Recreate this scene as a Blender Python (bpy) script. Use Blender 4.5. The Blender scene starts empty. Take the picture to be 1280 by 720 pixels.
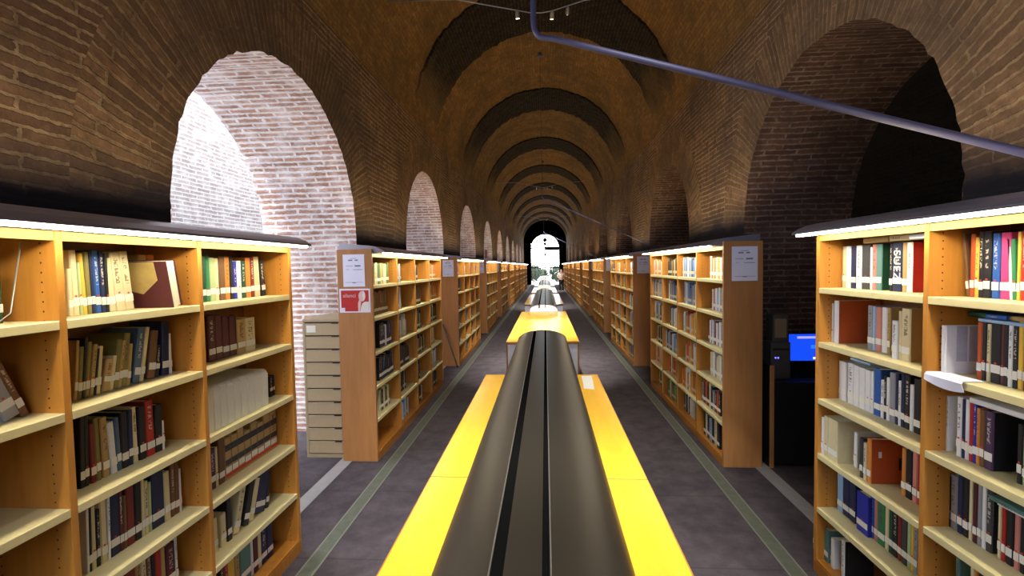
import bpy, bmesh, math, random
from math import pi, sin, cos, radians
from mathutils import Vector, Matrix
random.seed(11)
S = bpy.context.scene
COL = S.collection
EYE = 1.8
F = 600.0
PIT, YAW, ROL = 0.04452747, 0.06995386, 0.01799255

# ---------------------------------------------------------------- camera
def cam_axes():
    rows = []
    for P in ((1, 0, 0), (0, 1, 0), (0, 0, 1)):
        X, Y, Z = P
        c, s = cos(YAW), sin(YAW); x = X * c + Y * s; d = -X * s + Y * c
        c, s = cos(PIT), sin(PIT); y = Z * c + d * s; d2 = d * c - Z * s
        c, s = cos(ROL), sin(ROL)
        rows.append((x * c - y * s, x * s + y * c, d2))
    r = Vector([rows[i][0] for i in range(3)]); u = Vector([rows[i][1] for i in range(3)]); f = Vector([rows[i][2] for i in range(3)])
    return r, u, f
RA, UA, FA = cam_axes()
cd = bpy.data.cameras.new('camera'); cam = bpy.data.objects.new('camera', cd); COL.objects.link(cam)
cd.sensor_width = 36; cd.lens = F / 1280 * 36; cd.clip_start = 0.02; cd.clip_end = 300
m = Matrix((RA, UA, -FA)).transposed().to_4x4(); m.translation = (0, 0, EYE)
cam.matrix_world = m
S.camera = cam
def ray(px, py):
    return RA * ((px - 640) / F) - UA * ((py - 360) / F) + FA
def at_x(px, py, X):
    d = ray(px, py); t = X / d.x
    return Vector((X, d.y * t, d.z * t + EYE))
def y_on(px, X, z):
    """distance down the hall at which height z on the plane x = X shows at picture column px"""
    lo, hi = 0.3, 60.0
    def g(Y):
        P = Vector((X, Y, z - EYE)); return 640 + F * P.dot(RA) / P.dot(FA) - px
    a = g(lo)
    for _ in range(48):
        mid = (lo + hi) / 2
        if a * g(mid) <= 0: hi = mid
        else: lo = mid
    return (lo + hi) / 2

# ---------------------------------------------------------------- helpers
def link(name, data, parent=None):
    o = bpy.data.objects.new(name, data); COL.objects.link(o)
    if parent is not None: o.parent = parent
    return o
def tag(o, label=None, cat=None, group=None, kind=None):
    if label: o['label'] = label
    if cat: o['category'] = cat
    if group: o['group'] = group
    if kind: o['kind'] = kind
    return o
def empty(name, loc=(0, 0, 0), rz=0):
    o = link(name, None); o.location = loc; o.rotation_euler = (0, 0, rz); o.empty_display_size = .1
    return o
def obj(name, bm, mats, parent=None, smooth=False, color=None):
    me = bpy.data.meshes.new(name)
    bmesh.ops.recalc_face_normals(bm, faces=bm.faces)
    bm.to_mesh(me); bm.free()
    for mt in (mats if isinstance(mats, (list, tuple)) else [mats]): me.materials.append(mt)
    if smooth:
        for p in me.polygons: p.use_smooth = True
    o = link(name, me, parent)
    if color is not None: o.color = (*color, 1)
    return o
def box(bm, x0, x1, y0, y1, z0, z1, mi=0, bev=0):
    if x0 > x1: x0, x1 = x1, x0
    b = bmesh.ops.create_cube(bm, size=1)
    vs = b['verts']
    for v in vs:
        v.co = Vector((x0 + (v.co.x + .5) * (x1 - x0), y0 + (v.co.y + .5) * (y1 - y0), z0 + (v.co.z + .5) * (z1 - z0)))
    fs = set(f for v in vs for f in v.link_faces)
    for f in fs: f.material_index = mi
    if bev:
        es = set(e for v in vs for e in v.link_edges)
        bmesh.ops.bevel(bm, geom=list(es), offset=bev, segments=1, affect='EDGES')
    return bm
def bx(*a, **k): return box(bmesh.new(), *a, **k)
def tube(bm, pts, r, n=8, mi=0, caps=True):
    rings = []
    for i, p in enumerate(pts):
        p = Vector(p)
        a = Vector(pts[max(i - 1, 0)]); b = Vector(pts[min(i + 1, len(pts) - 1)])
        t = (b - a).normalized()
        q = t.cross(Vector((0, 0, 1)) if abs(t.z) < .95 else Vector((1, 0, 0))).normalized(); w = t.cross(q)
        rr = r[i] if isinstance(r, (list, tuple)) else r
        rings.append([bm.verts.new(p + (q * cos(2 * pi * k / n) + w * sin(2 * pi * k / n)) * rr) for k in range(n)])
    for A, B in zip(rings, rings[1:]):
        for k in range(n):
            f = bm.faces.new((A[k], A[(k + 1) % n], B[(k + 1) % n], B[k])); f.material_index = mi; f.smooth = True
    if caps:
        bm.faces.new(rings[0]).material_index = mi; bm.faces.new(rings[-1]).material_index = mi
    return bm
def prism(bm, prof, y0, y1, mi=0):
    """profile of (x, z) pairs drawn out from y0 to y1"""
    A = [bm.verts.new((x, y0, z)) for x, z in prof]; B = [bm.verts.new((x, y1, z)) for x, z in prof]
    n = len(prof)
    for i in range(n):
        bm.faces.new((A[i], A[(i + 1) % n], B[(i + 1) % n], B[i])).material_index = mi
    bm.faces.new(A).material_index = mi; bm.faces.new(B).material_index = mi
    return bm
def copy_tree(o, parent=None):
    c = o.copy(); COL.objects.link(c); c.parent = parent
    for ch in list(o.children): copy_tree(ch, c)
    return c
ORD = ['zeroth', 'first', 'second', 'third', 'fourth', 'fifth', 'sixth', 'seventh', 'eighth', 'ninth', 'tenth', 'eleventh', 'twelfth', 'thirteenth', 'fourteenth', 'fifteenth', 'sixteenth', 'seventeenth', 'eighteenth', 'nineteenth', 'twentieth', 'twenty-first', 'twenty-second', 'twenty-third']

# ---------------------------------------------------------------- materials
def lin(c):
    return tuple(((v / 255 / 12.92) if v / 255 <= .04045 else ((v / 255 + .055) / 1.055) ** 2.4) for v in c)
class NT:
    def __init__(s, name):
        s.m = bpy.data.materials.new(name); s.m.use_nodes = True; s.t = s.m.node_tree; s.t.nodes.clear()
        s.out = s.n('OutputMaterial'); s.b = s.n('BsdfPrincipled'); s.l(s.b.outputs[0], s.out.inputs[0])
    def n(s, typ, **k):
        nd = s.t.nodes.new('ShaderNode' + typ)
        for a, v in k.items(): setattr(nd, a, v)
        return nd
    def l(s, a, b): s.t.links.new(a, b)
    def val(s, i, v):
        if hasattr(v, 'is_output'): s.l(v, i)
        else: i.default_value = v
    def math(s, op, a, b=0.0, clamp=False):
        nd = s.n('Math', operation=op, use_clamp=clamp); s.val(nd.inputs[0], a); s.val(nd.inputs[1], b); return nd.outputs[0]
    def mix(s, f, a, b, mode='MIX'):
        nd = s.n('Mix', data_type='RGBA', blend_type=mode); s.val(nd.inputs[0], f)
        for i, v in ((6, a), (7, b)):
            s.val(nd.inputs[i], v if hasattr(v, 'is_output') else (*v, 1))
        return nd.outputs[2]
    def noise(s, vec, scale, detail=3, rough=.55):
        nd = s.n('TexNoise'); nd.inputs['Scale'].default_value = scale; nd.inputs['Detail'].default_value = detail; nd.inputs['Roughness'].default_value = rough
        if vec is not None: s.l(vec, nd.inputs['Vector'])
        return nd.outputs['Fac']
    def mapping(s, vec, scale):
        nd = s.n('Mapping'); nd.inputs['Scale'].default_value = scale; s.l(vec, nd.inputs[0]); return nd.outputs[0]
    def ramp(s, f, lo, hi):
        nd = s.n('MapRange', clamp=True); s.val(nd.inputs[0], f); nd.inputs[1].default_value = lo; nd.inputs[2].default_value = hi; return nd.outputs[0]
    def bump(s, h, st, d=.01):
        nd = s.n('Bump'); nd.inputs['Strength'].default_value = st; nd.inputs['Distance'].default_value = d; s.l(h, nd.inputs['Height']); s.l(nd.outputs[0], s.b.inputs['Normal'])
    def set(s, rough=.6, metal=0, spec=.5):
        s.b.inputs['Roughness'].default_value = rough; s.b.inputs['Metallic'].default_value = metal; s.b.inputs['Specular IOR Level'].default_value = spec
    def col(s, c): s.val(s.b.inputs['Base Color'], c if hasattr(c, 'is_output') else (*c, 1))
def plain(name, c, rough=.6, metal=0, spec=.5, var=.12, sc=30):
    t = NT(name); t.set(rough, metal, spec); co = t.n('TexCoord').outputs['Object']
    f = t.noise(co, sc)
    t.col(t.mix(f, tuple(v * (1 - var) for v in c), tuple(min(1, v * (1 + var)) for v in c)))
    return t.m
def glow(name, c, st):
    t = NT(name); t.col(c); t.b.inputs['Emission Color'].default_value = (*c, 1); t.b.inputs['Emission Strength'].default_value = st
    return t.m
def brick(name, c1, c2, mortar, soot=None, fade=None, mott=.7, tide=False, w=.29, h=.066, ms=.010, bstr=.6, white=None, spec=.2):
    t = NT(name); t.set(.93, 0, spec)
    uv = t.n('UVMap').outputs[0]; pos = t.n('NewGeometry').outputs['Position']
    wob = t.n('TexNoise'); wob.inputs['Scale'].default_value = 2.2; t.l(pos, wob.inputs['Vector'])
    off = t.n('VectorMath', operation='MULTIPLY_ADD'); t.l(wob.outputs['Color'], off.inputs[0]); off.inputs[1].default_value = (.04, .026, 0); t.l(uv, off.inputs[2])
    wob2 = t.n('TexNoise'); wob2.inputs['Scale'].default_value = 26; wob2.inputs['Detail'].default_value = 3; t.l(pos, wob2.inputs['Vector'])
    off2 = t.n('VectorMath', operation='MULTIPLY_ADD'); t.l(wob2.outputs['Color'], off2.inputs[0]); off2.inputs[1].default_value = (.05, .022, 0); t.l(off.outputs[0], off2.inputs[2]); off = off2
    b = t.n('TexBrick'); t.l(off.outputs[0], b.inputs['Vector'])
    b.inputs['Color1'].default_value = (*c1, 1); b.inputs['Color2'].default_value = (*c2, 1); b.inputs['Mortar'].default_value = (*mortar, 1)
    b.inputs['Scale'].default_value = 1; b.inputs['Mortar Size'].default_value = ms; b.inputs['Mortar Smooth'].default_value = .35
    b.inputs['Brick Width'].default_value = w; b.inputs['Row Height'].default_value = h; b.inputs['Bias'].default_value = 0
    n1 = t.noise(pos, 1.3, 5, .65); n2 = t.noise(pos, 24, 4, .7)
    c = t.mix(t.ramp(n2, .25, .8), b.outputs['Color'], t.mix(.5, b.outputs['Color'], (0, 0, 0)))
    n3 = t.noise(pos, 8, 5, .75)
    c = t.mix(t.math('MULTIPLY', t.ramp(n3, .46, .66), mott), c, tuple(v * .35 for v in c1))
    if white: c = t.mix(t.math('MULTIPLY', t.ramp(t.noise(pos, 6, 5, .7), .45, .7), .7), c, white)
    if soot: c = t.mix(t.math('MULTIPLY', t.ramp(n1, .42, .72), .75), c, soot)
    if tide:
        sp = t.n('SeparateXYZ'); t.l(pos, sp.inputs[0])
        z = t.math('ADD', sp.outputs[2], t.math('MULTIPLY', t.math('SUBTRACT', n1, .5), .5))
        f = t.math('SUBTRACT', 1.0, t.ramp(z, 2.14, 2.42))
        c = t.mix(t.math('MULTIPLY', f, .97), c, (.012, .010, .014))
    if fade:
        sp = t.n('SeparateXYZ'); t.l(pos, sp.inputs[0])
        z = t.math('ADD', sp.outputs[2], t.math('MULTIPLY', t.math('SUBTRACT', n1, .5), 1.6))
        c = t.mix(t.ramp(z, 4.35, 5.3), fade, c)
    t.col(c)
    t.bump(t.math('ADD', t.math('MULTIPLY', b.outputs['Fac'], -.8), t.math('MULTIPLY', n2, .5)), bstr, .012)
    return t.m
def wood(name, c1, c2, rough=.45, axis=2, spec=.4, pegs=False, gr=1.0, bump=True):
    t = NT(name); t.set(rough, 0, spec); co = t.n('TexCoord').outputs['Object']
    sc = [9 * gr, 9 * gr, 9 * gr]; sc[axis] = .9
    f = t.noise(t.mapping(co, sc), 2.2, 6, .62); g = t.noise(co, 1.6, 2)
    f2 = t.math('ADD', t.math('MULTIPLY', f, .75), t.math('MULTIPLY', g, .3))
    c = t.mix(t.ramp(f2, .35, .75), c1, c2)
    if pegs:
        sp = t.n('SeparateXYZ'); t.l(co, sp.inputs[0])
        zz = t.math('SUBTRACT', t.math('FRACT', t.math('DIVIDE', sp.outputs[2], .032)), .5)
        ax = t.math('ABSOLUTE', sp.outputs[0])
        d = t.math('ABSOLUTE', t.math('SUBTRACT', ax, .055))
        d = t.math('MINIMUM', d, t.math('ABSOLUTE', t.math('SUBTRACT', ax, .265)))
        rr = t.math('ADD', t.math('POWER', t.math('MULTIPLY', zz, .032), 2), t.math('POWER', d, 2))
        c = t.mix(t.math('LESS_THAN', rr, .0033 ** 2), c, (.05, .02, .01))
    t.col(c)
    if bump: t.bump(f, .06, .003)
    return t.m
M = {}
M['vault'] = brick('vault_brick', (.35, .195, .056), (.25, .13, .04), (.20, .12, .05), soot=(.07, .045, .022), w=.22, h=.055, ms=.006, bstr=.6)
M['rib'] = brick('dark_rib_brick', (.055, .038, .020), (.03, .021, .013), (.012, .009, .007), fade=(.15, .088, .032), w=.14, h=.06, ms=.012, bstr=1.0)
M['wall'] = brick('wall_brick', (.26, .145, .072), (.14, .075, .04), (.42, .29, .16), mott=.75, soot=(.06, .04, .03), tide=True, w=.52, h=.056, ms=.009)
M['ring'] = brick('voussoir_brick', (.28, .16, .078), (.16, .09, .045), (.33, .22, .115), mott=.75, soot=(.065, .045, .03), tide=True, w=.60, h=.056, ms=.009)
M['jamb'] = brick('jamb_brick', (.52, .29, .21), (.36, .20, .15), (.76, .70, .68), mott=.3, white=(.76, .70, .70), w=.27, h=.058, ms=.015)  # lit copy of the jamb brick, the aisle light put into its colour
M['jamb_dark'] = brick('red_jamb_brick', (.22, .11, .065), (.11, .055, .035), (.30, .22, .17), soot=(.05, .03, .025), w=.30, h=.056, ms=.010)  # shaded copy of the same brick, the shade put into its colour
M['aisle'] = brick('whitewashed_brick', (.19, .155, .155), (.13, .11, .11), (.27, .265, .275), mott=.2, white=(.27, .265, .275), w=.29, h=.062, ms=.014, bstr=.35)
M['aisle_dark'] = brick('aisle_brick', (.006, .004, .003), (.004, .003, .002), (.006, .005, .004), spec=0)  # near-black, so the darkness of the unlit right aisle is in the colour
M['uptube'] = glow('uplight_tube', (1.0, .84, .60), 25)  # added glow to brighten the vault, no such lamp is known
M['wood'] = wood('beech_veneer', (.40, .145, .018), (.58, .25, .04))
M['upright'] = wood('beech_upright', (.44, .17, .022), (.62, .285, .05), pegs=True)
M['panel'] = wood('beech_end_panel', (.36, .155, .045), (.48, .225, .075), rough=.5)
M['shelf'] = plain('cream_shelf_laminate', (.70, .61, .31), .45, var=.06)
M['table'] = wood('yellow_beech_table', (.84, .45, .026), (.92, .53, .040), rough=.23, axis=1, spec=.6, gr=.6, bump=False)
M['edge'] = wood('table_edge_wood', (.36, .14, .03), (.5, .22, .06))
M['white'] = plain('white_laminate', (.72, .74, .84), .5, var=.04)
M['canopy'] = plain('dark_canopy_metal', (.34, .34, .40), .33, .75, var=.1)
M['tube'] = glow('fluorescent_diffuser', (1.0, .91, .70), 38)
M['back'] = wood('dark_back_board', (.13, .046, .008), (.22, .085, .016))  # wood darkened to carry the shade behind the books
M['header'] = wood('pale_header_wood', (.46, .27, .05), (.56, .36, .08), axis=1)
M['hood'] = plain('bronze_hood_metal', (.022, .018, .012), .42, .3, var=.06, sc=60)
M['slot'] = plain('black_slot', (.004, .004, .004), .9, spec=0)
M['alu'] = plain('brushed_aluminium', (.30, .28, .25), .4, .8)
M['steel'] = plain('grey_blue_painted_steel', (.05, .05, .115), .5, .1)
M['cable'] = plain('steel_cable', (.32, .31, .33), .35, .8)
M['paper'] = plain('white_paper', (.80, .81, .96), .8, var=.03)
M['pages'] = plain('page_paper', (.72, .66, .48), .85, var=.1, sc=90)
M['red'] = plain('red_print', (.50, .010, .004), .6, var=.1)
M['pink'] = plain('pale_print', (.74, .52, .50), .7)
M['ink'] = plain('grey_ink', (.22, .22, .34), .8)
M['label'] = plain('white_label', (.78, .76, .68), .7, var=.05)
M['reddot'] = plain('red_dot', (.6, .05, .02), .7)
M['black'] = plain('black_plastic', (.012, .012, .013), .45)
M['beige'] = plain('beige_enamel', (.38, .30, .18), .5, var=.05)
M['beige2'] = plain('beige_drawer_front', (.43, .33, .19), .5, var=.06)
M['dark'] = plain('dark_gap', (.02, .018, .015), .8)
M['desk'] = plain('black_desk_laminate', (.012, .011, .012), .5)
M['grey'] = plain('grey_plastic', (.10, .095, .09), .6)
M['bluescr'] = glow('blue_screen', (.008, .07, .85), 1.1)
M['scrbar'] = glow('screen_title_bar', (.45, .42, .95), 1.0)
M['scrmark'] = glow('screen_icon', (.03, .22, .95), 1.0)
M['scrtag'] = glow('screen_white_tag', (.9, .9, 1), 1.2)
M['led'] = glow('blue_led', (.12, .12, 1), 4)
M['spotglow'] = glow('spot_lens', (1, .95, .88), 12)
M['skin'] = plain('skin', (.45, .26, .19), .6)
M['shirt'] = plain('pale_shirt', (.55, .45, .45), .9)
M['trouser'] = plain('black_trousers', (.012, .012, .016), .9)
M['hair'] = plain('brown_hair', (.05, .03, .02), .8)
M['leaf'] = plain('leaves', (.020, .034, .018), .8, var=.5, sc=6)
M['paving'] = plain('pale_paving', (.55, .55, .52), .8)
M['strip_l'] = plain('pale_floor_strip', (.26, .25, .25), .8, var=.2, sc=14)
def mat_strip():
    t = NT('green_grey_floor_strip'); t.set(.8); co = t.n('TexCoord').outputs['Object']
    sp = t.n('SeparateXYZ'); t.l(co, sp.inputs[0]); a = t.math('ABSOLUTE', sp.outputs[0])
    n = t.noise(co, 16, 5, .7)
    c = t.mix(n, (.035, .042, .03), (.11, .12, .085))
    t.col(t.mix(t.math('MULTIPLY', t.math('GREATER_THAN', a, .042), .6), c, (.20, .20, .16))); return t.m
M['strip_g'] = mat_strip()
def mat_carpet():
    t = NT('dark_carpet'); t.set(.95, 0, .15); co = t.n('TexCoord').outputs['Object']
    n = t.noise(co, 5, 6, .7); f = t.noise(co, 160, 3)
    sp = t.n('SeparateXYZ'); t.l(co, sp.inputs[0])
    g = t.math('LESS_THAN', t.math('ABSOLUTE', t.math('SUBTRACT', t.math('FRACT', t.math('DIVIDE', t.math('ADD', sp.outputs[1], .32), .9)), .5)), .006)
    c = t.mix(t.ramp(n, .35, .7), (.048, .039, .046), (.092, .076, .084))
    c = t.mix(t.math('MULTIPLY', t.ramp(f, .4, .7), .35), c, (.02, .018, .02))
    t.col(t.mix(t.math('MULTIPLY', g, .5), c, (.03, .026, .028))); t.bump(f, .4, .004); return t.m
M['carpet'] = mat_carpet()
def mat_book(name, titles=True):
    t = NT(name); t.set(.55, 0, .35)
    oi = t.n('ObjectInfo'); g = t.n('TexCoord').outputs['Generated']
    n = t.noise(g, 7, 3)
    c = t.mix(t.math('MULTIPLY', n, .35), oi.outputs['Color'], t.mix(.5, oi.outputs['Color'], (.02, .015, .01)))
    if titles:
        sp = t.n('SeparateXYZ'); t.l(g, sp.inputs[0])
        wv = t.n('TexNoise'); wv.inputs['Scale'].default_value = 1; wv.inputs['Detail'].default_value = 0
        off = t.n('VectorMath', operation='ADD'); t.l(t.mapping(g, (0, 2.5, 34)), off.inputs[0]); cb = t.n('CombineXYZ'); t.l(t.math('MULTIPLY', oi.outputs['Random'], 57.0), cb.inputs[0]); t.l(cb.outputs[0], off.inputs[1]); t.l(off.outputs[0], wv.inputs['Vector'])
        a = t.math('MULTIPLY', t.math('GREATER_THAN', sp.outputs[2], .45), t.math('LESS_THAN', sp.outputs[2], .9))
        a = t.math('MULTIPLY', a, t.math('LESS_THAN', t.math('ABSOLUTE', t.math('SUBTRACT', sp.outputs[1], .5)), .2))
        a = t.math('MULTIPLY', a, t.math('GREATER_THAN', wv.outputs['Fac'], .52))
        a = t.math('MULTIPLY', a, t.math('LESS_THAN', sp.outputs[0], .03))
        a = t.math('MULTIPLY', a, t.math('GREATER_THAN', oi.outputs['Random'], .66))
        hs = t.n('RGBToBW'); t.l(oi.outputs['Color'], hs.inputs[0])
        tc = t.mix(t.math('GREATER_THAN', hs.outputs[0], .15), (.55, .5, .4), (.10, .05, .03))
        c = t.mix(t.math('MULTIPLY', a, .7), c, tc)
    t.col(c); return t.m
M['book'] = mat_book('book_cloth'); M['binder'] = mat_book('white_binder_board', False)
def mat_attr():
    t = NT('far_book_cloth'); t.set(.6); a = t.n('VertexColor', layer_name='col'); t.col(a.outputs[0]); return t.m
M['farbook'] = mat_attr()
def mat_glass():
    t = NT('window_glass'); t.t.nodes.remove(t.b)
    tr = t.n('BsdfTransparent'); gl = t.n('BsdfGlossy'); gl.inputs['Roughness'].default_value = .02; fr = t.n('Fresnel'); mx = t.n('MixShader')
    t.l(fr.outputs[0], mx.inputs[0]); t.l(tr.outputs[0], mx.inputs[1]); t.l(gl.outputs[0], mx.inputs[2]); t.l(mx.outputs[0], t.out.inputs[0]); return t.m
M['glass'] = mat_glass()
M['mapprint'] = plain('tan_map_print', (.50, .36, .12), .6, var=.25, sc=25)
M['brownprint'] = plain('brown_picture_print', (.16, .05, .03), .6, var=.5, sc=40)
M['greyprint'] = plain('grey_text_print', (.42, .42, .50), .7, var=.15, sc=60)
SIDE_FILL_E = 210
SP_E, SKY_E, EXPO = 720, 950, 0.0
# ---------------------------------------------------------------- the hall
XW, XO = 2.05, 3.10          # inner and outer face of the arcade walls
PER, C0, NB = 4.5, 3.82, 10  # bay length, first arch centre, bays ahead
Y0, Y1 = C0 - 1.5 * PER, C0 + 9.5 * PER
ZS, RO, ZT = 2.15, 1.30, 4.15
CENT = [C0 + PER * k for k in range(-1, NB)]
def quad(bm, uvl, cos_, uvs, mi):
    f = bm.faces.new([bm.verts.new(c) for c in cos_]); f.material_index = mi
    for lp, uv in zip(f.loops, uvs): lp[uvl].uv = uv
    return f
def arcade(name, s, mats):
    bm = bmesh.new(); uvl = bm.loops.layers.uv.new('UVMap')
    N = 72; P2 = PER / 2; HT = ZT - ZS; RR = RO + .56
    for c in CENT:
        rnd = [RO + random.uniform(-.010, .010) for _ in range(N + 1)]
        th = [pi * i / N for i in range(N + 1)]
        def rect(a):
            ca, sa = cos(a), sin(a)
            k = min(P2 / abs(ca) if abs(ca) > 1e-6 else 9e9, HT / sa if sa > 1e-6 else 9e9)
            return (c + ca * k, ZS + sa * k)
        th2 = sorted(th + [math.atan2(HT, P2), pi - math.atan2(HT, P2)])
        for X, face in ((XW, 0), (XO, 0)):
            x = s * X
            for i in range(N):
                a, b = th[i], th[i + 1]
                pa = (x, c + rnd[i] * cos(a), ZS + rnd[i] * sin(a)); pb = (x, c + rnd[i + 1] * cos(b), ZS + rnd[i + 1] * sin(b))
                qa = (x, c + RR * cos(a), ZS + RR * sin(a)); qb = (x, c + RR * cos(b), ZS + RR * sin(b))
                quad(bm, uvl, (pa, qa, qb, pb), ((RO, a * 1.5), (RR, a * 1.5), (RR, b * 1.5), (RO, b * 1.5)), 1)
            for a, b in zip(th2, th2[1:]):
                A = (c + RR * cos(a), ZS + RR * sin(a)); B = (c + RR * cos(b), ZS + RR * sin(b)); Cc = rect(b); D = rect(a)
                quad(bm, uvl, [(x, *p) for p in (A, D, Cc, B)], (A, D, Cc, B), face)
            for (ya, yb) in ((c - P2, c - RO), (c + RO, c + P2)):
                r = ((ya, 0), (yb, 0), (yb, ZS), (ya, ZS)); quad(bm, uvl, [(x, *p) for p in r], r, face)
        prof = [(c + RO, 0.0)] + [(c + rnd[i] * cos(th[i]), ZS + rnd[i] * sin(th[i])) for i in range(N + 1)] + [(c - RO, 0.0)]
        v = 0
        for p, q in zip(prof, prof[1:]):
            L = math.hypot(q[0] - p[0], q[1] - p[1])
            quad(bm, uvl, ((s * XW, *p), (s * XW, *q), (s * XO, *q), (s * XO, *p)), ((0, v), (0, v + L), (XO - XW, v + L), (XO - XW, v)), 2)
            v += L
    return tag(obj(name, bm, mats), kind='structure')
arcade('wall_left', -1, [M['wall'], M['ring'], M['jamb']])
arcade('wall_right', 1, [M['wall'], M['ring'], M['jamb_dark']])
# barrel vault
bm = bmesh.new(); uvl = bm.loops.layers.uv.new('UVMap'); NT_ = 64; NY = 40
for j in range(NY):
    ya, yb = Y0 + (Y1 - Y0) * j / NY, Y0 + (Y1 - Y0) * (j + 1) / NY
    for i in range(NT_):
        a, b = pi * i / NT_, pi * (i + 1) / NT_
        f = quad(bm, uvl, ((XW * cos(a), ya, ZT + XW * sin(a)), (XW * cos(b), ya, ZT + XW * sin(b)), (XW * cos(b), yb, ZT + XW * sin(b)), (XW * cos(a), yb, ZT + XW * sin(a))),
             ((ya, a * XW), (ya, b * XW), (yb, b * XW), (yb, a * XW)), 0)
        f.smooth = True
bmesh.ops.remove_doubles(bm, verts=bm.verts, dist=1e-4)
tag(obj('ceiling', bm, M['vault']), kind='structure')
# dark transverse brick bands over the arches
for n, c in enumerate(CENT):
    bm = bmesh.new(); uvl = bm.loops.layers.uv.new('UVMap'); NA, NW = 84, 14
    rg = [[None] * (NW + 1) for _ in range(NA + 1)]
    for i in range(NA + 1):
        a = radians(2 + 176 * i / NA); tp = max(0, 1 - min(i, NA - i) / (NA * .10)) * .075
        e0 = c - .72 + random.uniform(-.035, .035); e1 = c + .86 + random.uniform(-.035, .035)
        for j in range(NW + 1):
            r = XW - .025 - random.uniform(0, .028) + tp if 0 < j < NW else XW + .01
            if i in (0, NA): r = XW + .01
            y = e0 + (e1 - e0) * (j - 1) / (NW - 2) if 0 < j < NW else (e0 if j == 0 else e1)
            rg[i][j] = (bm.verts.new((r * cos(a), y, ZT + r * sin(a))), (y, a * XW))
    for i in range(NA):
        for j in range(NW):
            q = (rg[i][j], rg[i + 1][j], rg[i + 1][j + 1], rg[i][j + 1]); f = bm.faces.new([v for v, _ in q])
            for lp, (_, uv) in zip(f.loops, q): lp[uvl].uv = uv
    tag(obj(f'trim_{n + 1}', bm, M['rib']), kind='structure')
# floor, side aisles, end walls
def plane_wall(name, pts, uvs, mat):
    bm = bmesh.new(); uvl = bm.loops.layers.uv.new('UVMap'); quad(bm, uvl, pts, uvs, 0); return tag(obj(name, bm, mat), kind='structure')
tag(obj('floor', bx(-5.6, 5.6, Y0 - .3, Y1 + .4, -.1, 0), M['carpet']), kind='structure')
plane_wall('wall_aisle_left', ((-5.2, Y0, 0), (-5.2, Y1, 0), (-5.2, Y1, 6.4), (-5.2, Y0, 6.4)), ((Y0, 0), (Y1, 0), (Y1, 6.4), (Y0, 6.4)), M['aisle'])
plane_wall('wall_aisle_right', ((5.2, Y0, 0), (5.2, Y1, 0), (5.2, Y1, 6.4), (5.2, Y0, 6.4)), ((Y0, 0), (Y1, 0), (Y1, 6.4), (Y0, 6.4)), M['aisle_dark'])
plane_wall('ceiling_aisle_left', ((-5.4, Y0, 6.3), (-5.4, Y1, 6.3), (-2.0, Y1, 6.3), (-2.0, Y0, 6.3)), ((-5, Y0), (-5, Y1), (-2, Y1), (-2, Y0)), M['aisle'])
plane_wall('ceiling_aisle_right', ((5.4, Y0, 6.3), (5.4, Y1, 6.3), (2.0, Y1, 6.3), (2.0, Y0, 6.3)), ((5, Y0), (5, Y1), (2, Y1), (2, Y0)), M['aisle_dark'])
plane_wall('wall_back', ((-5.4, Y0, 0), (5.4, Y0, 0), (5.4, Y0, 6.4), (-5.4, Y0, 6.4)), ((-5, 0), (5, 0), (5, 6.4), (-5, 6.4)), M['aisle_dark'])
# far end wall with its arched opening
bm = bmesh.new(); uvl = bm.loops.layers.uv.new('UVMap'); RW, ZW = 1.44, 3.5; YE = Y1
def erect(a):
    k = min(5.5 / abs(cos(a)) if abs(cos(a)) > 1e-6 else 9e9, 3.2 / sin(a) if sin(a) > 1e-6 else 9e9); return (cos(a) * k, ZW + sin(a) * k)
ths = sorted([pi * i / 40 for i in range(41)] + [math.atan2(3.2, 5.5), pi - math.atan2(3.2, 5.5)])
for a, b in zip(ths, ths[1:]):
    A, B, Cc, D = (RW * cos(a), ZW + RW * sin(a)), (RW * cos(b), ZW + RW * sin(b)), erect(b), erect(a)
    quad(bm, uvl, [(p[0], YE, p[1]) for p in (A, D, Cc, B)], (A, D, Cc, B), 0)
    quad(bm, uvl, ((A[0], YE, A[1]), (B[0], YE, B[1]), (B[0], YE + .4, B[1]), (A[0], YE + .4, A[1])), ((0, a), (0, b), (.4, b), (.4, a)), 0)
for x0, x1 in ((-5.5, -RW), (RW, 5.5)):
    r = ((x0, 0), (x1, 0), (x1, ZW), (x0, ZW)); quad(bm, uvl, [(p[0], YE, p[1]) for p in r], r, 0)
for x in (-RW, RW):
    quad(bm, uvl, ((x, YE, 0), (x, YE, ZW), (x, YE + .4, ZW), (x, YE + .4, 0)), ((0, 0), (0, ZW), (.4, ZW), (.4, 0)), 0)
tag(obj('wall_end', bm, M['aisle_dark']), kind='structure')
w = empty('window_1', (0, YE + .12, 0)); tag(w, kind='structure')
bm = bmesh.new(); tube(bm, [(-RW + .06, 0, 0.02), (-RW + .06, 0, ZW)] + [((RW - .06) * cos(pi - pi * i / 24), 0, ZW + (RW - .06) * sin(pi * i / 24)) for i in range(1, 24)] + [(RW - .06, 0, ZW), (RW - .06, 0, .02)], .06, 6)
tag(obj('window_frame', bm, M['black'], w), kind='structure')
tag(obj('mullion', bx(-.045, .045, -.03, .03, .02, ZW + RW - .08), M['black'], w), kind='structure')
tag(obj('transom', bx(-RW + .08, RW - .08, -.025, .025, 1.60, 1.69), M['black'], w), kind='structure')
tag(obj('transom', bx(.02, RW - .08, -.05, .05, 3.32, 3.66), M['black'], w), kind='structure')
tag(obj('transom', bx(-RW + .08, 0, -.02, .02, 3.48, 3.60), M['black'], w), kind='structure')
for zz_, rr_ in ((4.3, .20), (3.95, .15), (2.9, .12)): tag(obj('rosette', tube(bmesh.new(), [(0, -.05, zz_), (0, .05, zz_)], rr_, 12), M['black'], w), kind='structure')
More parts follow.
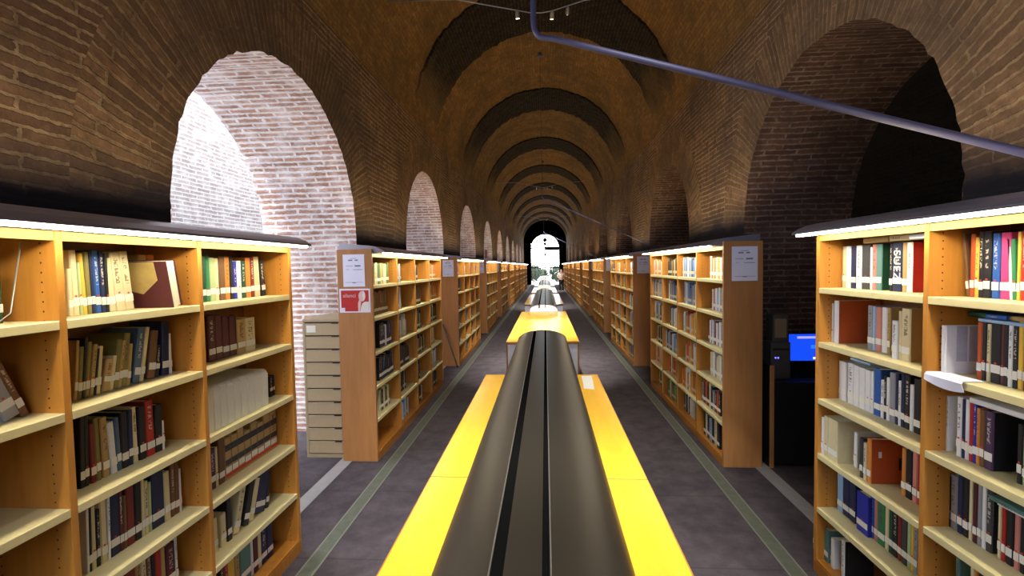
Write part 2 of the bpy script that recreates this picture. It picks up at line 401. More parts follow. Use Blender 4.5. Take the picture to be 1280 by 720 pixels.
bm = bmesh.new(); prof = [(-RW + .06, .02)] + [((RW - .06) * cos(pi - pi * i / 24), ZW + (RW - .06) * sin(pi * i / 24)) for i in range(25)] + [(RW - .06, .02)]
bm.faces.new([bm.verts.new((x, .015, z)) for x, z in prof]); tag(obj('pane', bm, M['glass'], w), kind='structure')
# outdoors beyond the glass
tag(obj('ground_outside', bx(-30, 30, YE + .4, YE + 60, -.12, -.02), M['paving']), kind='structure')
for i, (x, y, r, lb) in enumerate(((-1.3, YE + 7, 1.05, 'green bush outside the far window, left of its mullion'), (1.3, YE + 8, 1.0, 'green bush outside the far window, right of its mullion'), (-.4, YE + 14, .8, 'small green bush outside the far window, beyond the middle of the glass'))):
    bm = bmesh.new()
    for k in range(1500):
        v = Vector((random.gauss(0, 1), random.gauss(0, 1), random.gauss(0, 1))).normalized() * r * random.uniform(.55, 1)
        c = Vector((v.x, v.y * .8, r + v.z)); c.z = max(c.z, .08)
        t1 = Vector((random.gauss(0, 1), random.gauss(0, 1), random.gauss(0, 1))).normalized() * .13; t2 = t1.cross(v).normalized() * .06
        bm.faces.new([bm.verts.new(c + q) for q in (-t1, t2, t1, -t2)])
    bu = obj('bush', bm, M['leaf']); bu.location = (x, y, -.02); tag(bu, lb, 'bush')
    st = bmesh.new(); tube(st, [(0, 0, 0), (.02, 0, r)], [.06, .03]); obj('stem', st, M['edge'], bu)
# floor strips
n = 1
for x, mname, wd in ((-1.445, 'strip_g', .052), (1.42, 'strip_g', .052), (-1.895, 'strip_l', .06), (1.87, 'strip_l', .06)):
    o = obj(f'trim_{20 + n}', bx(-wd, wd, Y0, Y1, 0.0, .004), M[mname]); o.location = (x, 0, 0); tag(o, kind='structure'); n += 1
# ---------------------------------------------------------------- bookcases
LEV = [1.649, 1.343, 1.020, .702, .388, .078]      # top of each shelf board, then the bottom board
FX = {-1: 1.589, 1: 1.537}
DEP = .318
def bookcase(s, posts, near_panel=True):
    """s = -1 left row, +1 right row; posts = distances of the upright centres from the near end"""
    t = empty('bookcase')
    L = posts[-1]
    def B(d0, d1, y0, y1, z0, z1, **k): return bx(s * d0, s * d1, y0, y1, z0, z1, **k)
    obj('end_panel', B(0, DEP + .012, -.03, 0, 0, 1.985 if near_panel else 1.945, bev=.002), M['panel'], t)
    for i, p in enumerate(posts):
        if i == 0: continue
        w_ = .013 if i < len(posts) - 1 else .016
        obj('upright', B(.002, DEP - .012, p - w_, p + w_, 0, 1.945, bev=.0015), M['upright'], t)
    edges = [0] + [p for p in posts[1:]]
    for i, (a, b) in enumerate(zip(edges, edges[1:])):
        y0 = a + (.013 if i else 0); y1 = b - (.013 if i < len(edges) - 2 else .016)
        for z in LEV[:-1]:
            obj('shelf', B(0, DEP - .016, y0, y1, z - .03, z, bev=.002), M['shelf'], t)
        obj('header_rail', B(.004, .024, y0, y1, 1.912, 1.943), M['header'], t)
        obj('bottom_board', B(.004, DEP - .016, y0, y1, .05, LEV[-1]), M['wood'], t)
    obj('kick_board', B(-.002, .0, 0, L, 0, .07), M['wood'], t)
    obj('back_panel', B(DEP - .01, DEP, 0, L + .01, .02, 1.94), M['back'], t)
    prof = [(-.112, 1.953), (-.108, 1.964), (-.075, 1.985), (-.03, 2.004), (.04, 2.018), (.11, 2.022), (.13, 1.998), (.268, 1.998), (.268, 2.043), (DEP, 2.043), (DEP, 1.946), (.0, 1.946), (-.06, 1.951)]  # trough and back lip shaped to hide the added glow and stop its spill
    bm = prism(bmesh.new(), [(s * x, z) for x, z in prof], .002 if near_panel else -.03, L + .065)
    full = prof[:5] + [(.11, 2.024), (.268, 2.043)] + prof[-4:]
    for ya, yb in ((0.002 if near_panel else -.03, .03), (L + .045, L + .066)): prism(bm, [(s * x * 1.0, z + .0005) for x, z in full], ya, yb)
    cn = obj('canopy', bm, M['canopy'], t)
    obj('light_diffuser', B(-.104, -.058, .10 if near_panel else .0, L + .03, 1.942, 1.9515), M['tube'], cn)
    obj('uplight_tube', B(.19, .25, .12, L - .12, 1.998, 2.006), M['uptube'], cn)  # added glow strip out of view, brightens the vault
    return t
def case_label(s, k):
    side = 'left' if s < 0 else 'right'
    if k == 0: return f'tall beech bookcase nearest the camera in the {side} row, cut off by the frame'
    if k == 9: return f'beech bookcase at the far end of the {side} row, beside the bright window wall'
    ex = {(-1, 1): ', bearing the red poster', (1, 1): ', white notice on its end'}.get((s, k), '')
    return f'beech bookcase {ORD[k + 1]} from the camera in the {side} row{ex}'
CASES = {}
for s in (-1, 1):
    p1 = [0, .72, 1.423, 2.065, 2.846] if s < 0 else [0, .58, 1.29, 2.008, 2.783]
    c = bookcase(s, p1, False); c.location = (s * FX[s], .05, 0)
    tag(c, case_label(s, 0), 'bookcase', f'bookcases of the {"left" if s < 0 else "right"} row'); CASES[s, 0] = c
    proto = bookcase(s, [0, .73, 1.445, 2.16, 2.88])
    for k in range(1, 10):
        c = proto if k == 1 else copy_tree(proto)
        c.location = (s * FX[s], (4.344 if s < 0 else 4.298) + 4.3 * (k - 1), 0)
        tag(c, case_label(s, k), 'bookcase', f'bookcases of the {"left" if s < 0 else "right"} row'); CASES[s, k] = c
# notices on the end panels
def notice(s, k, x0, x1, z0, z1, lb):
    y = CASES[s, k].location.y - .031
    o = obj('notice', bx(x0, x1, y - .002, y, z0, z1), M['paper']); tag(o, lb, 'notice', 'paper notices on the bookcase ends')
    if k < 4:
        w_ = x1 - x0; h_ = z1 - z0
        for fx0, fx1, fz, t_ in ((.36, .64, .87, .004), (.25, .45, .80, .012), (.56, .70, .80, .012), (.14, .46, .635, .004), (.55, .82, .62, .014), (.14, .30, .53, .003), (.48, .90, .52, .005), (.10, .92, .13, .003), (.42, .58, .11, .006)):
            obj('printed_line', bx(x0 + w_ * fx0, x0 + w_ * fx1, y - .0028, y - .002, z0 + h_ * fz, z0 + h_ * fz + t_), M['ink'], o)
    return o
for s in (-1, 1):
    side = 'left' if s < 0 else 'right'
    for k in range(1, 7):
        if s < 0: a, b = -1.861, -1.658
        else: a, b = 1.605, 1.821
        notice(s, k, a, b, 1.641, 1.938, f'white paper notice on the end panel of the {ORD[k + 1]} bookcase, {side} row')
# red poster
y = CASES[-1, 1].location.y - .031; X0, X1, Z0, Z1 = -1.903, -1.612, 1.402, 1.622
po = obj('poster', bx(X0, X1, y - .002, y, Z0, Z1), M['paper']); tag(po, 'red silence poster with a white figure, below the notice on the left bookcase end', 'poster')
W_, H_ = X1 - X0, Z1 - Z0
def flat(name, pts, mt, e):
    bm = bmesh.new(); A = [bm.verts.new((X0 + W_ * u, y - .002 - e, Z0 + H_ * v)) for u, v in pts]; B_ = [bm.verts.new((X0 + W_ * u, y - .002, Z0 + H_ * v)) for u, v in pts]
    n_ = len(pts); bm.faces.new(A)
    for i in range(n_): bm.faces.new((A[i], A[(i + 1) % n_], B_[(i + 1) % n_], B_[i]))
    return obj(name, bm, mt, po)
flat('red_field', [(.05, .05), (.95, .05), (.95, .93), (.05, .93)], M['red'], .0006)
flat('printed_head', [(.68 + .11 * cos(a) + .05, .68 + .22 * sin(a)) for a in [2 * pi * i / 20 for i in range(20)]], M['pink'], .0010)
flat('printed_hair', [(.76 + .08 * cos(a), .70 + .21 * sin(a)) for a in [-pi / 2 + pi * i / 12 for i in range(13)]], M['label'], .0013)
flat('printed_hand', [(.60, .05), (.60, .40), (.63, .50), (.655, .62), (.675, .62), (.67, .50), (.70, .44), (.68, .25), (.66, .05)], M['pink'], .0016)
flat('printed_sleeve', [(.67, .05), (.70, .25), (.74, .38), (.82, .45), (.95, .45), (.95, .05)], M['label'], .0019)
flat('printed_tag', [(.05, .05), (.17, .05), (.17, .20), (.05, .20)], M['paper'], .0012)
def text(name, body, size, loc, rot, mt, parent, ext=.0004):
    cu = bpy.data.curves.new(name, 'FONT'); cu.body = body; cu.size = size; cu.extrude = ext; cu.align_x = 'LEFT'; cu.resolution_u = 3
    o = link(name, cu, None); bpy.context.view_layer.update()
    me = bpy.data.meshes.new_from_object(o.evaluated_get(bpy.context.evaluated_depsgraph_get())); me.materials.clear(); me.materials.append(mt)
    bpy.data.objects.remove(o); o = link(name, me, parent); o.location = loc; o.rotation_euler = rot; return o
text('lettering', 'silenci', .050, (X0 + W_ * .11, y - .003, Z0 + H_ * .64), (pi / 2, 0, 0), M['pink'], po)

# ---------------------------------------------------------------- books
PAL = dict(c=((.72, .62, .36), 'cream'), w=((.80, .80, .80), 'white'), y=((.80, .50, .06), 'yellow'), o=((.66, .24, .04), 'orange'), k=((.012, .012, .015), 'black'),
    n=((.012, .02, .07), 'navy'), b=((.02, .10, .38), 'blue'), g=((.03, .20, .08), 'green'), dg=((.012, .07, .035), 'dark green'), lg=((.42, .52, .25), 'pale green'),
    ol=((.22, .19, .05), 'olive'), br=((.17, .08, .035), 'brown'), dr=((.20, .02, .014), 'dark red'), r=((.42, .02, .015), 'red'), t=((.46, .30, .11), 'tan'),
    gy=((.30, .30, .33), 'grey'), dk=((.05, .05, .055), 'charcoal'), pu=((.07, .03, .09), 'purple'), pk=((.62, .05, .20), 'magenta'), sa=((.58, .22, .18), 'salmon'), te=((.10, .22, .20), 'teal'),
    lb=((.30, .48, .72), 'pale blue'), ma=((.09, .016, .022), 'maroon'), ru=((.50, .09, .02), 'rust'), rb=((.02, .03, .36), 'royal blue'), sl=((.07, .13, .20), 'slate blue'))
BAYS = {'A': 'front left bookcase leftmost bay', 'B': 'front left bookcase middle bay', 'C': 'front left bookcase far bay', 'D': 'front right bookcase far bay', 'E': 'front right bookcase rightmost bay'}
NB_ = 0
LIM = {'A': (.783, 1.460), 'B': (1.486, 2.102), 'C': (2.128, 2.880), 'D': (2.071, 2.817), 'E': (1.353, 2.045)}
def book_parts(t, h, d, code, cov=None, label=True, style=None):
    """a book whose spine faces local -x, standing on the origin"""
    colr = PAL[code][0]
    bm = bmesh.new(); th = min(.0035, t * .16); rs = min(t * .18, .004)
    prof = [(rs, -t / 2), (0, -t / 2 + rs), (0, t / 2 - rs), (rs, t / 2), (d, t / 2), (d, t / 2 - th), (.008, t / 2 - th), (.008, -t / 2 + th), (d, -t / 2 + th), (d, -t / 2)]
    A = [bm.verts.new((x, y_, 0)) for x, y_ in prof]; B_ = [bm.verts.new((x, y_, h)) for x, y_ in prof]
    for i in range(10): bm.faces.new((A[i], A[(i + 1) % 10], B_[(i + 1) % 10], B_[i]))
    for V in (A, B_):
        for q in ((0, 1, 2, 3), (3, 4, 5, 6), (0, 3, 6, 7), (0, 7, 8, 9)): bm.faces.new([V[i] for i in q])
    o = obj('book', bm, M['book'], color=colr)
    obj('page_block', bx(.009, d - .004, -t / 2 + th, t / 2 - th, .003, h - .003), M['pages'], o)
    if cov:
        for sg in (-1, 1): obj('cover_board', bx(.004, d + .001, sg * (t / 2 + .0004) - .0006, sg * (t / 2 + .0004) + .0006, .0005, h), M['book'], o, color=PAL[cov][0])
    if label and t > .007:
        z0 = .034 + random.uniform(-.004, .004)
        obj('spine_label', bx(-.0008, .0004, -t * .46, t * .46, z0, z0 + min(.030, h * .16)), M['label'], o)
        if random.random() < .45: obj('red_mark', bx(-.0009, .0003, -min(t * .22, .004), min(t * .22, .004), z0 + .033, z0 + .039), M['reddot'], o)
    if style == 'banded':
        for z0, z1 in ((.075, .105), (.15, .185)): obj('spine_band', bx(-.0007, .0004, -t * .49, t * .49, z0, z1), M['black'], o)
        obj('red_band', bx(-.0007, .0004, -t * .49, t * .49, .012, .03), M['reddot'], o)
    return o
def lab(o, txt, grp):
    global NB_
    NB_ += 1
    tag(o, txt, 'book', grp)
def place(o, s, X, y, z, lean, t):
    o.location = (s * X, y, z + abs(math.sin(lean)) * t / 2 + .0005)
    # spine faces the hall: local -x points to -s
    if s > 0: o.rotation_euler = (-lean, 0, 0)
    else: o.rotation_euler = (lean, 0, pi)
def row(bay, lev, s, setback, items, grp=None, hid=None):
    X = FX[s] + setback; z = LEV[lev]; clear = (LEV[lev - 1] - .032 - z) if lev else (1.884 if bay == 'D' else 1.905) - z
    n_items = len(items)
    for i, it in enumerate(items):
        x0, x1, yt, code = it[:4]; dx = it[4] if len(it) > 4 else None; opt = it[5] if len(it) > 5 else {}
        Xb = X + opt.get('back', 0)
        ya, yb = y_on(x0, s * Xb, z), y_on(x1, s * Xb, z)
        lo_, hi_ = LIM[bay]; a_, b_ = min(ya, yb), max(ya, yb)
        if lev < 5: a_ = min(max(a_, lo_ + .001), hi_ - .012); b_ = max(min(b_, hi_ - .001), a_ + .010)
        y = (a_ + b_) / 2; t = max(.006, (b_ - a_) * .985)
        if yt: h = at_x((x0 + x1) / 2 + (dx or 0), yt, s * Xb).z - z
        else: h = random.uniform(.20, .245)
        h = max(.12, min(h, clear - .006))
        dy = 0 if dx is None else y_on((x0 + x1) / 2 + dx, s * Xb, z + h) - y
        lean = math.atan2(dy, h)
        hh = h / max(.6, cos(lean))
        hh = min(hh, (clear - .004 - abs(sin(lean)) * t) / cos(lean))
        d = min(DEP - .03 - (Xb - FX[s]), opt.get('d', random.uniform(.15, .175)))
        o = book_parts(t, hh, d, code, opt.get('cov'), opt.get('label', True), opt.get('style'))
        # rotation about x: positive turns +y to +z, so tilt towards +y is negative
        o.location = (s * Xb, y, z + abs(sin(lean)) * t / 2 + .0005)
        o.rotation_euler = (-lean, 0, 0) if s > 0 else (lean, 0, pi)
        cn = PAL[code][1]
        what = {'banded': 'tan book with black bands'}.get(opt.get('style'), f'{cn} book')
        if opt.get('cov') and opt['cov'] != code and 'what' not in opt: what = f'{cn}-spined {PAL[opt["cov"]][1]} book'
        if opt.get('what'): what = opt['what']
        lab(o, f'{what}, {ORD[i + 1]} from left, {ORD[lev + 1]} shelf down, {BAYS[bay]}', grp or f'books in the {BAYS[bay]}')
        if opt.get('flip'):
            o.rotation_euler = (lean, 0, pi) if s > 0 else (-lean, 0, 0); o.location.x = s * (Xb + d)
        if opt.get('text'):
            tx = text('lettering', opt['text'], t * 1.02, (0, 0, 0), (0, 0, 0), M['label'], o)
            tx.matrix_local = Matrix(((0, 0, -1, -.0006), (0, -1, 0, t * .36), (-1, 0, 0, hh * opt.get('tz', .8)), (0, 0, 0, 1)))
def flatbook(s, X, y, z, wy, t, d, code, lb, grp, rz=0, tilt=0):
    """a book lying flat, its spine to the hall"""
    o = book_parts(t, wy, d, code, label=False)
    o.rotation_euler = (-pi / 2 + tilt, 0, rz) if s > 0 else (pi / 2 + tilt, 0, pi + rz)
    o.location = (s * X, y - wy / 2, z + t / 2 + .001)
    lab(o, lb, grp); return o
# front left bookcase, middle bay
row('B', 0, -1, .13, [(87, 92.5, 336, 'c', -3), (92.5, 101, 313, 'c', -6), (101, 105, 328, 'lg', -5), (105, 110.5, 317, 'y', -7), (110.5, 116.5, 315, 'ol', -6), (116.5, 121, 314, 'n', -6), (121, 128, 313, 'b', -6), (128, 134, 314, 'n', -5), (134, 138, 317, 'k', -4), (138, 146, 323, 'c', -7), (146, 158, 316.5, 'c', -9), (158, 169, 315, 'c', -10),
    (176, 186, 319, 't', None, dict(back=.05, d=.12)), (187, 196, 319, 'o', None, dict(back=.05, d=.12)), (217, 228, 327, 'ma', -10, dict(back=-.115, d=.27, cov='ma', label=False, flip=1, what='maroon album with tan print'))])
row('B', 1, -1, .11, [(93, 97, 426, 't', 3), (97, 103, 434, 'ol', 3), (103, 106.5, 423, 'k', 4), (106.5, 112, 428, 'ol', 4), (112, 117.5, 431, 't', 6), (117.5, 120.5, 436, 'k', 5), (120.5, 126, 433, 'c', 4), (128, 137.5, 453, 't', 6), (137.5, 142, 445, 'c', 5), (142, 148, 425, 'ol', 6), (148, 152, 426, 't', 6), (152, 159, 417, 'ol', 5), (159, 163, 430, 't', 4), (167, 175, 411, 'sl', 7), (175, 180, 409.5, 'c', 8), (185, 194, 414, 'br', 5), (194, 199, 432, 'k', 3), (203, 212, 402, 'n', 0), (212, 216, 417, 'w', -2)])
row('B', 2, -1, .105, [(101, 107, 513, 'k', -1), (107, 112.5, 520, 'k', -2), (115, 122, 530, 'dr', -4), (122, 128, 523, 'ol', -5), (130, 138.5, 522, 't', -5), (140, 148, 528, 'w', -6), (148, 153.5, 522, 'sl', -5), (153.5, 162, 515, 'k', -3), (162, 168, 512, 'n', -2), (168, 174, 509, 'c', -4), (176, 184, 508, 'k', -3), (185, 195, 501, 'r', -4), (195, 204, 506, 'k', -1), (204, 207, 526, 'w', -2)])
row('B', 3, -1, .10, [(109.5, 113, 636, 'w', -2), (113, 116, 633, 'k', -2), (116, 122, 634, 'c', -3), (122, 127, 637, 'k', -2), (128, 136, 620, 'c', -4), (136, 139.5, 620, 'w', -2), (139.5, 151, 613, 'n', -3), (151, 156, 614, 'ma', -3), (156, 160, 620, 'br', -2), (160, 170, 606, 'dr', -3), (170, 178.5, 603, 'k', -2), (178.5, 182, 600, 'c', -2), (182, 187, 602, 'c', -2), (187, 191, 603, 'lg', -2), (191, 207, 585, 'n', -3), (207, 214.5, 590, 'c', -3), (214.5, 220, 580, 'br', -2), (220, 225.5, 578, 'br', -2), (225.5, 228, 586, 'w', -2)])
row('B', 4, -1, .10, [(121, 129, None, 'c'), (129, 136, None, 'k'), (136, 142, None, 't'), (142, 150, None, 'n'), (150, 158, None, 'ol'), (160, 173, None, 'dr'), (173, 180, None, 't'), (180, 186, None, 'c'), (186, 192, None, 'br'), (192, 197, None, 'k'), (197, 204, None, 'r'), (204, 209, None, 't'), (210, 221, None, 'ma'), (221, 224, None, 'w')])
# front left bookcase, far bay
row('C', 0, -1, .12, [(253.5, 259, 320, 'dg'), (259, 264, 319, 'g'), (264, 270, 322, 'lg'), (270, 275, 323, 'c'), (276, 283, 320.5, 'br'), (283, 288.5, 321, 'o'), (289.5, 293, 321, 'k'), (293, 297.5, 327, 'rb'), (297.5, 303, 326, 'w'), (303, 308.5, 326, 'dg'), (308.5, 314.5, 322, 'o'), (314.5, 319, 321, 'dr'), (319, 326, 321, 'c', -3), (328, 333, 325, 'k', -4)])
row('C', 1, -1, .11, [(262, 270.5, 394, 'ma'), (271, 279, 394, 'ma'), (279.5, 287.5, 394, 'ma'), (288, 297, 394, 'ma'), (298, 308, 399, 't'), (308, 320, 397, 'c')])
row('C', 3, -1, .10, [(264, 271, None, 'pu'), (271, 274, None, 'c'), (275, 282, None, 'br')] + [(283 + 8 * i, 290.7 + 8 * i, None, 'c' if False else 't', None, dict(style='banded')) for i in range(8)])
row('C', 4, -1, .085, [(268, 273.5, 646, 'c'), (277, 284, 641, 'c'), (285.5, 291, 617, 'k'), (292, 299.5, 608, 'c', 9), (304, 311, 601, 'k', 9), (311, 317, 599, 'c', 9), (318, 331, 590, 'n', 7), (332, 336, 592, 'k', 3)])
row('C', 5, -1, .09, [(277, 282, None, 'k'), (282.5, 287, None, 'r'), (287, 295, None, 'y'), (296, 301, None, 't'), (302, 315, None, 'te'), (315, 318, None, 'w'), (318, 324, None, 'ma'), (324, 328, None, 'c'), (328, 334.5, None, 'n'), (335, 342, None, 'n')])
# white box binders standing at the shelf edge
z = LEV[2]; Xb = FX[-1] + .035
for i in range(9):
    x0, x1 = 260.5 + i * 8.45, 260.5 + (i + 1) * 8.45 - .25
    ya, yb = y_on(x0, -Xb, z), y_on(x1, -Xb, z); t = (yb - ya); h = min(.265, at_x((x0 + x1) / 2, 484 - 2.8 * i, -Xb).z - z)
    pr = [(.24, 0), (0, 0), (0, h - .028)] + [(.028 - .028 * cos(pi / 2 * q / 5), h - .028 + .028 * sin(pi / 2 * q / 5)) for q in range(1, 6)] + [(.24, h)]
    bm = prism(bmesh.new(), pr, -t / 2, t / 2); bmesh.ops.bevel(bm, geom=bm.edges[:], offset=.0035, segments=2, affect='EDGES'); o = obj('binder', bm, M['binder'], color=(.84, .82, .68))
    o.location = (-Xb, (ya + yb) / 2, z + .0005); o.rotation_euler = (0, 0, pi)
    obj('spine_seam', bx(-.0012, .001, t / 2 - .0022, t / 2 - .0008, .01, h - .01), M['label'], o)
    tag(o, f'white box binder, {ORD[i + 1]} from left of nine, front left bookcase far bay', 'binder', 'white binders on the third shelf')
row('C', 2, -1, .12, [(338, 341.5, 470, 'k'), (342, 346.5, 468, 'n')])
# leftmost bay
row('A', 0, -1, .13, [(-14, -5, 338, 'k'), (-5, 5.5, 338, 'dg')])
row('A', 1, -1, .10, [(6, 27, 464, 'gy', -34), (28, 37.5, 452, 'br', -37)])
row('A', 4, -1, .10, [(3, 10, 640, 'c', -12)])
bm = bmesh.new(); yk = y_on(27, -1.66, 1.86); yl = y_on(9, -1.66, 1.66)
tube(bm, [(-1.66, yk, 1.905), (-1.66, yl + .01, LEV[0] + .035), (-1.66, yl - .02, LEV[0] + .012), (-1.66, yl - .10, LEV[0] + .004), (-1.80, yl - .10, LEV[0] + .004)], .0028, 6)
tag(obj('wire_bookend', bm, M['alu']), 'thin slanting wire bookend on the top shelf of the leftmost bay', 'bookend')
# front right bookcase, far bay
row('D', 0, 1, .12, [(1052.5, 1056.5, 307, 'c'), (1057, 1063, 305, 'w'), (1063, 1069.5, 304, 'n'), (1069.5, 1076.5, 304.5, 'w'), (1076.5, 1087, 306, 'dk'), (1087, 1089.5, 309, 'w'), (1089.5, 1094.5, 305, 'sa'), (1094.5, 1101.5, 304, 'te', None, dict(cov='dg')), (1111, 1115, 304, 'k'), (1115, 1127, 303, 'n', None, dict(text='SUEZ', tz=.86)), (1127, 1132.5, 303, 't'), (1132.5, 1139.5, 303, 'w', None, dict(cov='r'))])
row('D', 1, 1, .07, [(1036.5, 1041, 379, 'w'), (1042, 1047.5, 376, 'w', None, dict(cov='ru', d=.25, label=False)), (1084, 1090, 382, 'gy', None, dict(back=.05)), (1090, 1093.5, 383, 'lb', None, dict(back=.05)), (1094, 1101, 384, 'sa', None, dict(back=.05)), (1101.5, 1108, 384.5, 'w', None, dict(back=.05)), (1108, 1112, 385, 't', None, dict(back=.05)), (1114, 1120.5, 401, 'w', None, dict(back=-.01)), (1122, 1126, 389, 'c'), (1126, 1137, 386, 'c', None, dict(cov='t', d=.22))])
row('D', 2, 1, .11, [(1048, 1057, 452, 'w'), (1059, 1066.3, 454, 'w'), (1066.5, 1073.3, 457, 'w'), (1073.5, 1080.8, 460, 'w'), (1081, 1087.5, 463, 'w'), (1088, 1091, 464, 'w'), (1091.5, 1100, 461, 'b'), (1100, 1104, 475, 'w'), (1104, 1107, 470, 'k'), (1107, 1111, 472, 'w'), (1111, 1118, 466, 'gy'), (1118, 1122, 467, 'n'), (1122, 1125, 476, 'w'), (1125, 1130, 467, 'n'), (1130, 1136, 468, 'k'), (1136, 1141, 481, 'w'), (1141, 1150, 474, 'k')])
row('D', 3, 1, .02, [(1024, 1029, 521, 'w', None, dict(d=.2)), (1029.5, 1034, 520, 'c', None, dict(d=.2)), (1034.5, 1046, 524, 'c', None, dict(d=.22)), (1057, 1065, 527, 'c', None, dict(back=.09)), (1066.5, 1071, 540, 'w', None, dict(back=.07)), (1074, 1077.5, 547, 'dk', None, dict(back=.02)), (1078.5, 1082, 553, 'c', None, dict(back=.02)), (1083, 1088, 548, 'o', None, dict(cov='ru', d=.24, back=.02)), (1126, 1131, 560, 'o', None, dict(back=.09)), (1131, 1139, 563, 'k', None, dict(back=.09)), (1139.5, 1145.5, 564, 'sa', None, dict(back=.09)), (1146, 1150, 566, 'r', None, dict(back=.09))])
row('D', 4, 1, .10, [(1046, 1053, 592, 'lb'), (1053, 1061, 597, 'n'), (1061, 1069, 603, 'n'), (1070, 1084.5, 617, 'rb', None, dict(back=-.02)), (1086.5, 1091.5, 618, 'b'), (1092, 1096, 625, 'sa'), (1096, 1105.5, 624, 'g'), (1105.5, 1110, 630, 'c'), (1110, 1115, 635, 'dg'), (1115, 1121, 638, 'k'), (1121, 1126, 641, 'dr'), (1126, 1133, 648, 'dk'), (1133, 1138, 650, 'lg'), (1138, 1141, 653, 'y'), (1141, 1146, 656, 'gy')])
row('D', 5, 1, .045, [(1016, 1023, 649, 'lg'), (1023.5, 1028, 657, 'n'), (1028.5, 1035, 661, 'te'), (1038, 1042, 673, 'w'), (1051, 1055, 675, 'w', None, dict(cov='k'))])
row('E', 0, 1, .12, [(1208, 1211.5, 293, 'br', -6), (1211.5, 1217, 293, 'ru'), (1217.5, 1222, 297, 'y'), (1222, 1228, 290, 'k'), (1228, 1237, 289, 'k'), (1238.5, 1248, 292, 'b'), (1249, 1261.5, 291, 'pk'), (1262, 1265, 299, 'w', -3), (1265, 1270, 299, 'g', -2), (1270, 1274, 290, 'y'), (1274.5, 1284, 288, 'r'), (1285, 1295, 290, 'n')])
row('E', 1, 1, .09, [(1175, 1181, 407, 'w', None, dict(cov='w', d=.19, back=-.05, label=False)), (1220, 1226, 403, 'ru'), (1226, 1231, 403, 'k'), (1232, 1236.5, 405, 'c'), (1237, 1250, 404, 'k'), (1250, 1254, 406, 'ma'), (1254, 1258.5, 404, 'k'), (1258.5, 1264, 404, 'w'), (1264, 1271, 403, 'k'), (1271, 1277, 402, 'y'), (1277.5, 1286, 402, 'ma')])
row('E', 2, 1, .08, [(1164.5, 1173, 490, 'w', None, dict(cov='w', label=False)), (1194.5, 1201, 496, 'w'), (1201, 1205, 499, 'n'), (1205, 1210, 499, 'w'), (1210, 1215, 499, 'r'), (1215, 1219, 500, 'rb'), (1219, 1223, 510, 'o'), (1223, 1229, 512, 'br'), (1229.5, 1240, 514, 'pu', None, dict(cov='k', d=.22)), (1270, 1276, 530, 'k'), (1277, 1283, 546, 'lg')])
row('E', 3, 1, .10, [(1181, 1184, 593, 'k'), (1184.5, 1195, 593, 'gy'), (1195.5, 1202, 594, 'n'), (1202.5, 1209.5, 596, 'k'), (1210, 1214, 598, 'c'), (1215, 1220, 604, 'ma'), (1220.5, 1225.5, 603, 'gy'), (1226, 1231, 606, 'w'), (1231, 1239, 610, 'dk', None, dict(cov='k')), (1246, 1250, 630, 'c'), (1250.5, 1255.5, 634, 'r'), (1256, 1264.5, 637, 'k'), (1266, 1273, 640, 'sa'), (1273.5, 1280, 641, 'k')])
row('E', 4, 1, .09, [(1193, 1198, 694, 'te'), (1211, 1216, 706, 'c'), (1217, 1220.5, 705, 'o'), (1221, 1232, 712, 'k'), (1233, 1242, None, 'dr')])
# books lying on the tops of others
gD, gE = 'books lying flat in the far right bay', 'books lying flat in the rightmost bay'
def topz(px, py, X): return at_x(px, py, X).z
flatbook(1, 1.630, (y_on(1079, 1.63, 1.90) + y_on(1110, 1.63, 1.90)) / 2, 1.885, y_on(1079, 1.63, 1.90) - y_on(1110, 1.63, 1.90), .028, .15, 't', 'tan book lying flat over the row, left one of three on the top shelf', gD)
flatbook(1, 1.625, (y_on(1112, 1.625, 1.90) + y_on(1136, 1.625, 1.90)) / 2, 1.887, y_on(1112, 1.625, 1.90) - y_on(1136, 1.625, 1.90), .028, .15, 'c', 'cream book lying flat over the row, middle one of three on the top shelf', gD)
flatbook(1, 1.590, (y_on(1136.5, 1.59, 1.90) + 2.075) / 2, 1.886, y_on(1136.5, 1.59, 1.90) - 2.075, .022, .19, 'w', 'white book lying flat beside the pillar, right one of three on the top shelf', gD)
flatbook(1, 1.66, (y_on(1060, 1.66, 1.27) + y_on(1091, 1.66, 1.27)) / 2, 1.256, .16, .012, .16, 'lb', 'pale blue folder lying on the white volumes, third shelf of the front right bookcase', gD)
flatbook(1, 1.60, (y_on(1060, 1.60, .12) + y_on(1090, 1.60, .12)) / 2, LEV[5] + .001, .16, .018, .2, 'w', 'white book lying flat on the bottom board of the front right bookcase', gD)
flatbook(1, 1.69, (y_on(1203, 1.69, 1.58) + y_on(1228, 1.69, 1.58)) / 2, 1.568, .12, .020, .14, 'dg', 'dark green book lying flat behind the white pamphlet, second shelf of rightmost bay', gE)
flatbook(1, 1.62, (y_on(1229, 1.62, 1.57) + y_on(1286, 1.62, 1.57)) / 2, 1.562, .21, .012, .18, 'lb', 'pale blue magazine lying across the row, second shelf of rightmost bay', gE)
flatbook(1, 1.63, (y_on(1238, 1.63, 1.59) + y_on(1252, 1.63, 1.59)) / 2, 1.576, .08, .016, .15, 'b', 'small blue book lying on the pale blue magazine, second shelf of rightmost bay', gE)
flatbook(1, 1.645, (y_on(1256, 1.645, 1.59) + y_on(1286, 1.645, 1.59)) / 2, 1.576, .13, .016, .15, 't', 'tan book lying on the pale blue magazine, second shelf of rightmost bay', gE)
flatbook(1, 1.60, (y_on(1222, 1.60, 1.25) + y_on(1286, 1.60, 1.25)) / 2, 1.252, .26, .020, .2, 'w', 'long white volume lying across the row, third shelf of rightmost bay', gE)
flatbook(1, 1.60, (y_on(1246, 1.60, .90) + y_on(1276, 1.60, .90)) / 2, .922, .15, .016, .2, 'te', 'teal folder lying across the row, fourth shelf of rightmost bay', gE)
